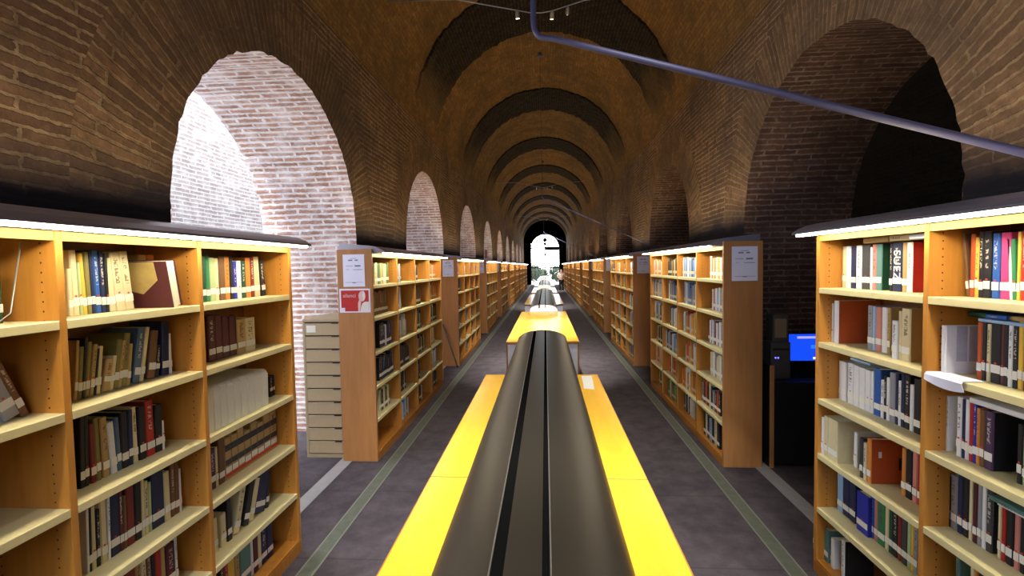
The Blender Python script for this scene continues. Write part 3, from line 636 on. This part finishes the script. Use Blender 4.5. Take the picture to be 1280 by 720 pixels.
flatbook(1, 1.62, (y_on(1257, 1.62, .90) + y_on(1284, 1.62, .90)) / 2, .906, .14, .012, .2, 'w', 'white book under the teal folder, fourth shelf of rightmost bay', gE)
# a limp brochure hanging over the shelf edge
bm = bmesh.new(); ya, yb = y_on(1160, 1.535, 1.34), y_on(1206, 1.535, 1.30)
cols = []
for i in range(9):
    f = i / 8; y = ya + (yb - ya) * f
    cols.append([bm.verts.new((1.60, y, 1.3465)), bm.verts.new((1.53, y, 1.347)), bm.verts.new((1.522, y, 1.338)), bm.verts.new((1.520 + .012 * f, y, 1.337 - .02 - .018 * sin(f * pi * .8)))])
for A, B_ in zip(cols, cols[1:]):
    for k in range(3): bm.faces.new((A[k], A[k + 1], B_[k + 1], B_[k]))
o = obj('brochure', bm, M['paper']); so = o.modifiers.new('s', 'SOLIDIFY'); so.thickness = .003; so.offset = 0
tag(o, 'limp white brochure drooping over the second shelf edge of rightmost bay', 'brochure')
# printed pictures on three covers
for n_, (bk, x0, x1, z0, z1, mt) in enumerate((('maroon album', .03, .24, .10, .225, M['pages']),)):
    for o in [q for q in S.objects if q.get('label', '').startswith(bk)]:
        hh = max(v.co.z for v in o.data.vertices); t = max(abs(v.co.y) for v in o.data.vertices)
        bm = bmesh.new(); pts = [(.06, hh * .99), (.215, hh * .99), (.22, hh * .60), (.145, hh * .30), (.10, hh * .36), (.06, hh * .50)]
        A = [bm.verts.new((x, -t - .0016, z)) for x, z in pts]; B_ = [bm.verts.new((x, -t - .0008, z)) for x, z in pts]
        bm.faces.new(A)
        for i in range(len(pts)): bm.faces.new((A[i], A[(i + 1) % len(pts)], B_[(i + 1) % len(pts)], B_[i]))
        obj('cover_print', bm, M['mapprint'], o)
for o in [q for q in S.objects if q.get('label', '').startswith('white book, first from left, third shelf down, front right bookcase rightmost')]:
    t = max(abs(v.co.y) for v in o.data.vertices)
    obj('cover_print', bx(.05, .125, -t - .0022, -t - .0010, .07, .17), M['brownprint'], o)
for o in [q for q in S.objects if q.get('label', '').startswith('white book, first from left, second shelf down, front right bookcase rightmost')]:
    t = max(abs(v.co.y) for v in o.data.vertices)
    for k in range(3): obj('cover_print', bx(.04 + .047 * k, .08 + .047 * k, -t - .0022, -t - .0010, .05, .19), M['greyprint'], o)
for o in [q for q in S.objects if q.get('label', '').startswith('orange-spined rust book')]:
    t = max(abs(v.co.y) for v in o.data.vertices)
    obj('cover_print', bx(.13, .22, -t - .0022, -t - .0010, .07, .13), M['black'], o)
    obj('cover_print', bx(.035, .05, -t - .0022, -t - .0010, .13, .16), M['label'], o)

# ---------------------------------------------------------------- books of the next bookcases
def simple_row(s, k, bay, lev, y_near, items, setback=.11):
    X = FX[s] + setback; y = y_near; z = LEV[lev]
    side = 'left' if s < 0 else 'right'; nth = ORD[k + 1]
    seq = []
    for code, t in items:
        if code == '-': y += t; continue
        h = random.uniform(.19, .25) if lev else random.uniform(.19, .23)
        o = book_parts(t, h, random.uniform(.15, .17), code)
        o.location = (s * X, y + t / 2, z + .0005); o.rotation_euler = (0, 0, 0 if s > 0 else pi); y += t + .001
        seq.append((o, PAL[code][1]))
    for i, (o, cn) in enumerate(seq):
        lab(o, f'{cn} book, {ORD[i + 1]} from its near end, {ORD[lev + 1]} shelf down, {ORD[bay + 1]} bay, {nth} {side} bookcase', f'books in the {nth} {side} bookcase')
yl = CASES[-1, 1].location.y; yr = CASES[1, 1].location.y
def fill_row(s_, k, bay, lev, y0, y1, pal, sb, tmin=.03, tmax=.05):
    items = []; y = y0; i = 0
    while y < y1:
        t = random.uniform(tmin, tmax); items.append((pal[i % len(pal)], t)); y += t; i += 1
    simple_row(s_, k, bay, lev, y0, items, sb)
fill_row(-1, 1, 0, 0, yl + 0.20, yl + 0.60, ['c', 'c', 'g', 'ol', 'lg', 't'], .06)
fill_row(-1, 1, 0, 1, yl + 0.20, yl + 0.66, ['br'], .10, .045, .05)
fill_row(-1, 1, 0, 2, yl + 0.26, yl + 0.58, ['k', 'n', 'k', 'rb', 'w'], .05)
fill_row(-1, 1, 0, 3, yl + 0.22, yl + 0.60, ['k', 'k', 'n', 'k'], .05)
fill_row(-1, 1, 0, 4, yl + 0.22, yl + 0.52, ['c', 'ol', 'k'], .06)
fill_row(1, 1, 0, 0, yr + 0.18, yr + 0.54, ['c', 'o', 'w', 'y', 'c', 'w', 't'], .09)
fill_row(1, 1, 0, 1, yr + 0.18, yr + 0.52, ['sa', 'w', 'gy', 'w', 'lb', 'w'], .09)
fill_row(1, 1, 0, 2, yr + 0.18, yr + 0.56, ['gy', 'w', 'gy', 'w', 'dr'], .07)
fill_row(1, 1, 0, 3, yr + 0.18, yr + 0.50, ['c', 'gy', 'w', 'c'], .08)
fill_row(1, 1, 0, 4, yr + 0.18, yr + 0.66, ['k', 'ru', 'ma', 'gy', 'k', 'c'], .05, .04, .06)
fill_row(1, 1, 0, 5, yr + 0.18, yr + 0.60, ['k', 'c', 'k', 'lb'], .04, .05, .08)
# everything smaller than that is one mass
bm = bmesh.new(); cl = bm.loops.layers.color.new('col')
def far_book(s, X, y, z, t, h, d, code):
    b = bmesh.ops.create_cube(bm, size=1)['verts']
    for v in b: v.co = Vector((s * (X + (v.co.x + .5) * d), y + (v.co.y + .5) * t, z + (v.co.z + .5) * h))
    c = PAL[code][0]; g = random.uniform(.75, 1.2)
    for f in set(f for v in b for f in v.link_faces):
        for lp in f.loops: lp[cl] = (min(1, c[0] * g), min(1, c[1] * g), min(1, c[2] * g), 1)
    if random.random() < .75:
        b = bmesh.ops.create_cube(bm, size=1)['verts']
        for v in b: v.co = Vector((s * (X - .001 + (v.co.x + .5) * .002), y + t * .04 + (v.co.y + .5) * t * .92, z + .035 + (v.co.z + .5) * .03))
        for f in set(f for v in b for f in v.link_faces):
            for lp in f.loops: lp[cl] = (.74, .72, .64, 1)
posts = [0, .73, 1.445, 2.16, 2.88]
for s in (-1, 1):
    for k in range(1, 10):
        yb = CASES[s, k].location.y
        for bay in range(4):
            for lev in range(6):
                if k == 1 and bay == 0: continue
                if s < 0:
                    fill = {1: .52, 2: .12, 3: .14}.get(k, .22) * random.uniform(.1, 1.4)
                    if k == 2 and (bay, lev) == (0, 1): fill = .6
                else: fill = {1: .58, 2: .62, 3: .66}.get(k, .6) * random.uniform(.4, 1.45)
                y = yb + posts[bay] + .03; sb = random.choice((.04, .06, .08)); hidl = y * sb / FX[s]; end = min(y + .66, y + hidl + .66 * min(.95, fill)); y += max(0, hidl - .08)
                pal = random.choice((['k', 'n', 'k', 'dr', 'w'], ['c', 'w', 't', 'lg'], ['w', 'gy', 'lb', 'w'], ['c', 'y', 'o', 'c', 'w'], ['k', 'br', 'ma', 'c']))
                if s < 0 and k == 2: pal = ['rb', 'lb', 'rb']
                while y < end:
                    t = random.uniform(.018, .05); far_book(s, FX[s] + sb, y, LEV[lev], t, random.uniform(.18, .25 if lev else .22), .15, random.choice(pal)); y += t + .001
o = obj('distant_books', bm, M['farbook']); tag(o, 'small books filling the shelves of the farther bookcases', 'books', kind='stuff')
# ---------------------------------------------------------------- study tables and the long hoods between them
AX = -.055
def table(y0, y1, hooded, lb):
    t = empty('study_table', (AX, y0, 0)); L = y1 - y0; hw = .535
    if hooded:
        for sg in (-1, 1):
            obj('table_top', bx(sg * .20, sg * hw, 0.001, L - .001, .722, .75, bev=.002), M['table'], t)
            obj('edge_band', bx(sg * hw, sg * (hw + .004), 0.001, L - .001, .72, .7495), M['edge'], t)
            for y in (.03, L - .06): obj('end_panel', bx(sg * .26, sg * (hw - .02), y, y + .03, 0, .722), M['white'], t)
            for y in (0.001, L - .004): obj('edge_band', bx(sg * .20, sg * (hw + .004), y, y + .003, .72, .7495), M['edge'], t)
    else:
        hw = .505
        obj('table_top', bx(-hw, hw, .003, L - .003, .722, .75, bev=.002), M['table'], t)
        for y in (0, L - .003): obj('edge_band', bx(-hw - .004, hw + .004, y, y + .003, .715, .7495), M['edge'], t)
        for sg in (-1, 1): obj('edge_band', bx(sg * hw, sg * (hw + .004), 0, L, .715, .7495), M['edge'], t)
        for y in (.012, L - .042):
            p = obj('end_panel', bx(-hw + .02, hw - .02, y, y + .03, 0.02, .722), M['white'], t)
            for sg in (-1, 1): obj('edge_strip', bx(sg * (hw - .02), sg * hw, y - .004, y + .034, 0, .722), M['edge'], p)
    return tag(t, lb, 'table', 'study tables along the middle of the hall')
def hood(y0, y1, tables, lb):
    t = empty('lamp_hood', (AX, y0, 0)); L = y1 - y0; HW = .335; ZB, ZT_ = .752, .920
    def zz(x): return ZB + .03 + (ZT_ - ZB - .03) * math.sqrt(max(0, 1 - (abs(x) / HW) ** 2.0))
    def pan(xa, xb, nm, mt, drop=0):
        n = 18; pr = []
        for i in range(n + 1):
            x = xa + (xb - xa) * i / n
            pr.append((x, zz(x) - drop))
        if abs(xb) == HW: pr.append((xb, ZB))
        if abs(xa) == HW: pr.insert(0, (xa, ZB))
        inner = [(x * .97, z - .012) for x, z in pr]
        if abs(xb) == HW: inner[-1] = (xb * .97, ZB)
        if abs(xa) == HW: inner[0] = (xa * .97, ZB)
        o = obj(nm, prism(bmesh.new(), pr + inner[::-1], 0, L), mt, t)
        for p in o.data.polygons: p.use_smooth = abs(p.normal.y) < .5
        o.data.set_sharp_from_angle(angle=radians(35)); return o
    g0, g1, g2, g3 = -.120, -.080, .032, .056   # the two slots
    pan(-HW, g0, 'side_panel', M['hood']); pan(g1, g2, 'centre_strip', M['hood']); pan(g3, HW, 'side_panel', M['hood'])
    for a, b in ((g0, g1), (g2, g3)):
        obj('slot', bx(a, b, .0, L, .83, zz(max(abs(a), abs(b))) - .003), M['slot'], t)
    for a in (g0 - .005, g3): obj('slot_trim', bx(a, a + .005, 0, L, .895, zz(a) + .003), M['alu'], t)
    for y in (0, L - .006):
        prof = [(-HW + .004, ZB)] + [(x, zz(x) - .006) for x in [(-HW + .004) + (2 * HW - .008) * i / 40 for i in range(41)]] + [(HW - .004, ZB)]
        obj('end_cap', prism(bmesh.new(), prof, y, y + .006), M['white'], t)
    # carcass standing on the floor where there is no table under it
    segs = []; a = 0
    for u, v in tables:
        if u - y0 > a + .05: segs.append((a, u - y0 - .002))
        a = v - y0 + .002
    if a < L - .05: segs.append((a, L))
    for a, b in segs: obj('carcass', bx(-.30, .30, a, b, 0, ZB), M['white'], t)
    # spine of the carcass between the table wings
    for u, v in tables: obj('carcass', bx(-.19, .19, max(u, y0) - y0 + .002, v - y0 - .002, 0, ZB), M['white'], t)
    return tag(t, lb, 'lamp hood', 'long metal hoods along the middle of the hall')
P_ = 12.4
table(-.06, 2.338, True, 'yellow hooded study table nearest the camera, cut off by the bottom of the frame')
table(2.342, 4.62, True, 'yellow hooded study table, second from the camera, with a paper lying on it')
hood(-.06, 6.61, [(-.06, 2.338), (2.342, 4.62)], 'long dark bronze metal hood with two black slots, running from the bottom of the frame')
for r in range(4):
    o = P_ * r; nm = ['', 'beyond the first metal hood', 'beyond the second metal hood', 'beyond the third metal hood', 'beyond the fourth metal hood'][r + 1]
    table(6.63 + o, 8.86 + o, False, f'open yellow study table with white end, nearer of the pair {nm}')
    table(8.864 + o, 11.09 + o, False, f'open yellow study table, farther of the pair {nm}')
    if r == 3: break
    table(13.12 + o, 15.5 + o, True, f'hooded study table in the {ORD[r + 2]} hooded pair from the camera, nearer one')
    table(15.504 + o, 17.95 + o, True, f'hooded study table in the {ORD[r + 2]} hooded pair from the camera, farther one')
    hood(11.12 + o, 18.95 + o, [(13.12 + o, 15.5 + o), (15.504 + o, 17.95 + o)], f'long dark metal hood with pale round end, {ORD[r + 2]} hood from the camera')
bm = bmesh.new(); A = [bm.verts.new((x, y, .7525)) for x, y in ((.325, 4.54), (.425, 4.56), (.400, 4.06), (.315, 4.08))]; B_ = [bm.verts.new((v.co.x, v.co.y, .7508)) for v in A]; bm.faces.new(A); bm.faces.new(B_[::-1])
for i in range(4): bm.faces.new((A[i], B_[i], B_[(i + 1) % 4], A[(i + 1) % 4]))
tag(obj('paper_sheet', bm, M['label']), 'white sheet of paper lying on the right side of the second table', 'paper')

# ---------------------------------------------------------------- drawer cabinet
t = empty('drawer_cabinet', (-1.93, 4.40, 0)); tag(t, 'beige metal cabinet of ten drawers between the first two left bookcases', 'cabinet')
W_, D_, H_ = .385, .60, 1.325
bm = bmesh.new()
box(bm, -W_, -W_ + .022, 0, D_, .0, H_ - .02); box(bm, -.022, 0, 0, D_, 0, H_ - .02); box(bm, -W_, 0, D_ - .01, D_, 0, H_ - .02)
box(bm, -W_ + .022, -.022, .0, D_ - .01, 0, .035)
obj('carcass', bm, M['beige'], t); obj('cabinet_top', bx(-W_ - .002, .002, -.004, D_, H_ - .02, H_ + .012, bev=.006), M['beige'], t)
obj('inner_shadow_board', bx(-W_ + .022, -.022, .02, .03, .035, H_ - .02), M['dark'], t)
n = 10; p = (H_ - .02 - .04) / n
for i in range(n):
    z0 = .04 + p * i
    d = obj('drawer', bx(-W_ + .026, -.026, -.003, .018, z0 + .002, z0 + p - .010, bev=.002), M['beige2'], t)
    obj('drawer_lip', bx(-W_ + .026, -.026, -.006, -.003, z0 + p - .018, z0 + p - .012), M['beige'], d)
    obj('handle', bx(-.10, -.034, -.008, -.003, z0 + p - .014, z0 + p - .004), M['black'], d)
    if i == 9: obj('label_card', bx(-W_ + .04, -W_ + .13, -.0045, -.003, z0 + .03, z0 + p - .03), M['label'], d)

# ---------------------------------------------------------------- computer desk in the right arch
t = empty('computer_desk', (1.93, 4.27, 0)); tag(t, 'black computer desk with a wood-edged side panel in the first right arch', 'desk')
obj('side_panel', bx(0.003, .035, .004, .60, 0, .905), M['desk'], t)
obj('edge_strip', bx(0, .036, -.003, .004, 0, .905), M['panel'], t)
obj('desk_top', bx(.036, 1.05, .02, .60, .72, .75), M['desk'], t)
obj('modesty_panel', bx(.036, 1.05, .03, .045, .02, .72), M['desk'], t)
obj('side_panel', bx(1.05, 1.08, .004, .60, 0, .80), M['desk'], t)
t = empty('monitor', (2.43, 4.52, .7505)); tag(t, 'flat monitor with a bright blue screen, half hidden by the front right bookcase', 'monitor')
obj('screen_housing', bx(-.232, .232, .0, .035, .135, .40, bev=.006), M['black'], t)
sc = obj('screen', bx(-.222, .222, -.003, 0, .145, .388), M['bluescr'], t)
obj('title_bar', bx(-.15, .21, -.0045, -.003, .348, .368), M['scrbar'], sc)
obj('icon', bx(-.03, .012, -.0045, -.003, .255, .288), M['scrmark'], sc)
obj('icon', bx(-.01, .045, -.0045, -.003, .158, .178), M['scrtag'], sc)
obj('stand', bx(-.03, .03, .03, .06, 0.012, .25), M['black'], t); obj('foot', bx(-.12, .12, -.05, .12, 0, .012), M['black'], t)
t = empty('computer_tower', (2.09, 4.42, .7505)); tag(t, 'dark computer tower with two blue lights beside the blue monitor', 'computer')
obj('case', bx(-.085, .085, 0, .16, 0, .33, bev=.004), M['grey'], t)
for x in (-.045, -.022): obj('indicator_light', bx(x - .005, x + .005, -.003, 0, .185, .197), M['led'], t)
obj('front_slot', bx(-.07, .07, -.002, 0, .26, .275), M['black'], t)
t = empty('scanner', (2.09, 4.42, 1.082)); tag(t, 'upright grey box standing on top of the computer tower', 'box')
obj('case', bx(-.066, .066, .005, .14, 0, .25, bev=.004), M['grey'], t); obj('front_panel', bx(-.05, .05, .002, .005, .04, .21), M['beige'], t)

# ---------------------------------------------------------------- pipe, cables with spots, sign, pole
def pipe(y, lb, r=.0175, drop=True):
    pts = [(-.05, y, ZT + XW - .06), (-.05, y, EYE + 1.50)] if drop else []
    for i in range(1, 6):
        a = i / 6; pts.append((-.05 + .075 * a * a, y - .01 * a, EYE + 1.50 - .115 * a * (2 - a)))
    pts += [(.06, y - .03, EYE + 1.372), (2.052, y - 1.09, EYE + .30)]
    bm = bmesh.new(); tube(bm, pts, r, 10)
    p = obj('pipe', bm, M['steel'], smooth=True); tag(p, lb, 'pipe', 'bent pipes from vault to right wall')
    c = bmesh.new(); tube(c, [(-.05, y, ZT + XW - .001), (-.05, y, ZT + XW - .075)], .045, 12); obj('mounting_flange', c, M['steel'], p)
    if not drop:
        c = bmesh.new(); tube(c, [(-.045, y, ZT + XW - .07), (-.045, y, EYE + 1.47)], .003, 6); obj('hanger_wire', c, M['dark'], p)
    c = bmesh.new(); tube(c, [(2.03, y - 1.078, EYE + .312), (2.052, y - 1.09, EYE + .30)], .05, 12); obj('wall_flange', c, M['steel'], p)
pipe(3.0, 'blue-grey bent pipe dropping from the vault and slanting to the right wall, nearest')
pipe(10.15, 'thin slanting pipe high above the third right bookcase', .010, False)
pipe(20.4, 'thin slanting pipe far down the hall before the window', .010, False)
def spot_head(x, y, z, aim, lb, e, cone):
    t = empty('spot_lamp', (x, y, z)); tag(t, lb, 'spot lamp', 'small spot lamps on the cables')
    d = (Vector(aim) - Vector((x, y, z))).normalized()
    c = bmesh.new(); tube(c, [(0, 0, .012), (0, 0, -.03)], .006, 6); obj('hanger', c, M['alu'], t)
    P = Vector((0, 0, -.05))
    c = bmesh.new(); tube(c, [P - d * .05, P - d * .03, P + d * .035], [.012, .022, .025], 12); obj('lamp_body', c, M['alu'], t)
    c = bmesh.new(); tube(c, [P + d * .0355, P + d * .039], .020, 12); obj('lens', c, M['spotglow'], t)
    L = bpy.data.lights.new('spot_light', 'SPOT'); L.energy = e; L.spot_size = radians(cone); L.spot_blend = 1.0; L.shadow_soft_size = .05; L.color = (1, .96, .90)
    lo = link('spot_light', L); lo.location = Vector((x, y, z)) + P + d * .05; lo.rotation_euler = d.to_track_quat('-Z', 'Y').to_euler()
WH = ['near', 'middle', 'far']
for i, y in enumerate((5.7, 18.1, 30.5)):
    bm = bmesh.new(); zc = EYE + 2.93
    hw_ = 1.82
    pts = [(-hw_, y, ZT + .80), (-1.0, y, zc + .20), (-.12, y, zc), (.0, y, zc - .005), (.12, y, zc + .01), (.5, y, zc + .11), (hw_, y, ZT + .80)]
    tube(bm, pts, .006, 6); tag(obj('cable', bm, M['cable']), f'sagging steel cable slung across the vault, {["nearest to the camera", "second down the hall", "third, far down the hall"][i]}', 'cable', 'sagging steel cables')
    o = 12.4 * i
    spot_head(-.28, y, zc + .035, (AX - .02, 7.9 + o, .75), f'small spot lamp at the left of the {WH[i]} sagging cable', SP_E * 4.2, 38)
    spot_head(.12, y, zc + .01, (AX + .02, 9.4 + o, .75), f'small shining spot lamp right of centre on the {WH[i]} sagging cable', SP_E * 4.2, 38)
    if i < 2: spot_head(.30, y, zc + .05, (AX + .2, 13.6 + o, .75), f'small spot lamp at the right of the {WH[i]} sagging cable', SP_E, 34)
t = obj('wall_sign', bx(-2.05, -2.035, 16.35, 16.95, 2.10, 2.40), M['red']); tag(t, 'small red sign on the left pier above the fourth bookcase', 'sign')
obj('sign_border', bx(-2.035, -2.032, 16.42, 16.88, 2.13, 2.15), M['dark'], t)
bm = bmesh.new(); tube(bm, [(-1.605, 8.50, 0.012), (-1.885, 8.60, .78)], .012, 8); t = obj('pole', bm, M['grey'], smooth=True); tag(t, 'thin dark pole leaning in front of the third left bookcase end', 'pole')
bm = bmesh.new(); tube(bm, [(-1.599, 8.498, .001), (-1.609, 8.5015, .03)], .018, 8); obj('rubber_tip', bm, M['black'], t)
bm = bmesh.new(); tube(bm, [(1.99, 2.99, .001), (1.985, 3.0, .5), (1.97, 3.01, .9), (1.94, 3.02, 1.12), (1.90, 3.03, 1.2)], .004, 6); 
tag(obj('power_cord', bm, M['grey']), 'thin dark cord hanging at the end of the front right bookcase', 'cord')

# ---------------------------------------------------------------- person far down the hall
t = empty('person', (1.07, 33.0, 0)); tag(t, 'person in pale top and black trousers standing by the far right bookcases', 'person')
def skin(name, verts, edges, radii, mat, lv=1):
    me = bpy.data.meshes.new(name); me.from_pydata(verts, edges, []); me.materials.append(mat); o = link(name, me, t)
    md = o.modifiers.new('skin', 'SKIN'); md.use_smooth_shade = True
    for i, r in enumerate(radii):
        sv = me.skin_vertices[0].data[i]; sv.radius = r if isinstance(r, tuple) else (r, r); sv.use_root = i == 0
    o.modifiers.new('sub', 'SUBSURF').levels = lv; o.modifiers[-1].render_levels = lv; return o
v = [(0, 0, .86), (0, 0, 1.05), (0, .01, 1.28), (0, 0, 1.36), (0, -.01, 1.44), (0, -.01, 1.56), (.09, 0, .82), (.10, -.01, .46), (.11, .02, .07), (.11, -.12, .03), (-.09, 0, .82), (-.10, 0, .46), (-.10, .03, .07), (-.10, -.11, .03),
     (.17, .01, 1.30), (.22, .02, 1.05), (.15, -.14, .93), (.12, -.20, .93), (-.17, .01, 1.30), (-.23, .02, 1.05), (-.16, -.13, .95), (-.13, -.20, .95)]
e = [(0, 1), (1, 2), (2, 3), (3, 4), (4, 5), (0, 6), (6, 7), (7, 8), (8, 9), (0, 10), (10, 11), (11, 12), (12, 13), (2, 14), (14, 15), (15, 16), (16, 17), (2, 18), (18, 19), (19, 20), (20, 21)]
r = [(.14, .10), (.12, .09), (.15, .09), .055, .075, .075, .085, .055, .038, .03, .085, .055, .038, .03, .05, .038, .028, .03, .05, .038, .028, .03]
skin('body', v, e, r, M['skin'])
skin('trousers', [(0, 0, .93), (.09, 0, .82), (.10, -.01, .46), (.11, .02, .08), (-.09, 0, .82), (-.10, 0, .46), (-.10, .03, .08)], [(0, 1), (1, 2), (2, 3), (0, 4), (4, 5), (5, 6)], [(.155, .115), .10, .072, .06, .10, .072, .06], M['trouser'])
skin('shirt', [(0, 0, .90), (0, 0, 1.08), (0, .01, 1.29), (.18, .01, 1.30), (.225, .02, 1.06), (-.18, .01, 1.30), (-.235, .02, 1.06)], [(0, 1), (1, 2), (2, 3), (3, 4), (2, 5), (5, 6)], [(.16, .12), (.145, .11), (.165, .10), .062, .05, .062, .05], M['shirt'])
skin('hair', [(0, .02, 1.50), (0, .01, 1.60)], [(0, 1)], [.075, .082], M['hair'])
for sg in (-1, 1): obj('shoe', bx(sg * .105 - .045, sg * .105 + .045, -.20, .06, 0, .06, bev=.015), M['black'], t)
c = bmesh.new(); bmesh.ops.create_icosphere(c, subdivisions=1, radius=.012, matrix=Matrix.Translation((0, -.088, 1.49))); obj('nose', c, M['skin'], t)

# ---------------------------------------------------------------- light
W = bpy.data.worlds.new('world'); S.world = W; W.use_nodes = True
bg = W.node_tree.nodes['Background']; bg.inputs[0].default_value = (.93, .97, 1, 1); bg.inputs[1].default_value = 13.0
def area(name, loc, rot, sx, sy, e, c, spread=180):
    L = bpy.data.lights.new(name, 'AREA'); L.shape = 'RECTANGLE'; L.size = sx; L.size_y = sy; L.energy = e; L.color = c; L.spread = radians(spread)
    o = link(name, L); o.location = loc; o.rotation_euler = rot; return o
for k, c in enumerate(CENT):
    area('aisle_skylight', (-3.65, c, 6.2), (0, 0, 0), .9, 3.6, SKY_E, (.90, .94, 1.0))
area('back_window_daylight', (0, Y0 + .25, 3.6), (radians(90), 0, 0), 2.6, 3.0, 110, (.66, .74, 1.0))  # added cool fill from behind the camera, the back wall has no window
for c in (CENT[0], CENT[1]):
    area('aisle_window_daylight', (-5.05, c + .2, 2.7), (0, radians(-90), 0), 2.2, 3.2, SIDE_FILL_E, (.80, .88, 1.0))  # added fill towards the right bookcases, this aisle wall has no window
# spot row above the camera, on a cable out of the picture
for x, y, ty, e in ((-.3, .6, 1.6, 1), (.3, .6, 1.3, 1), (-.25, 1.0, 3.3, 1), (.25, 1.0, 3.2, 1)):
    L = bpy.data.lights.new('spot_light', 'SPOT'); L.energy = SP_E * e * .8; L.spot_size = radians(46); L.spot_blend = .8; L.shadow_soft_size = .05; L.color = (1, .96, .9)
    o = link('spot_light', L); o.location = (x, y, EYE + 2.9); d = Vector((AX + x * .6, ty, .75)) - o.location; o.rotation_euler = d.to_track_quat('-Z', 'Y').to_euler()
S.view_settings.view_transform = 'Standard'; S.view_settings.look = 'None'; S.view_settings.gamma = 1; S.view_settings.use_curve_mapping = False
S.view_settings.exposure = EXPO
cy = S.cycles
cy.max_bounces = 8; cy.diffuse_bounces = 5; cy.glossy_bounces = 3; cy.sample_clamp_indirect = 6; cy.use_denoising = True; cy.caustics_reflective = False; cy.caustics_refractive = False
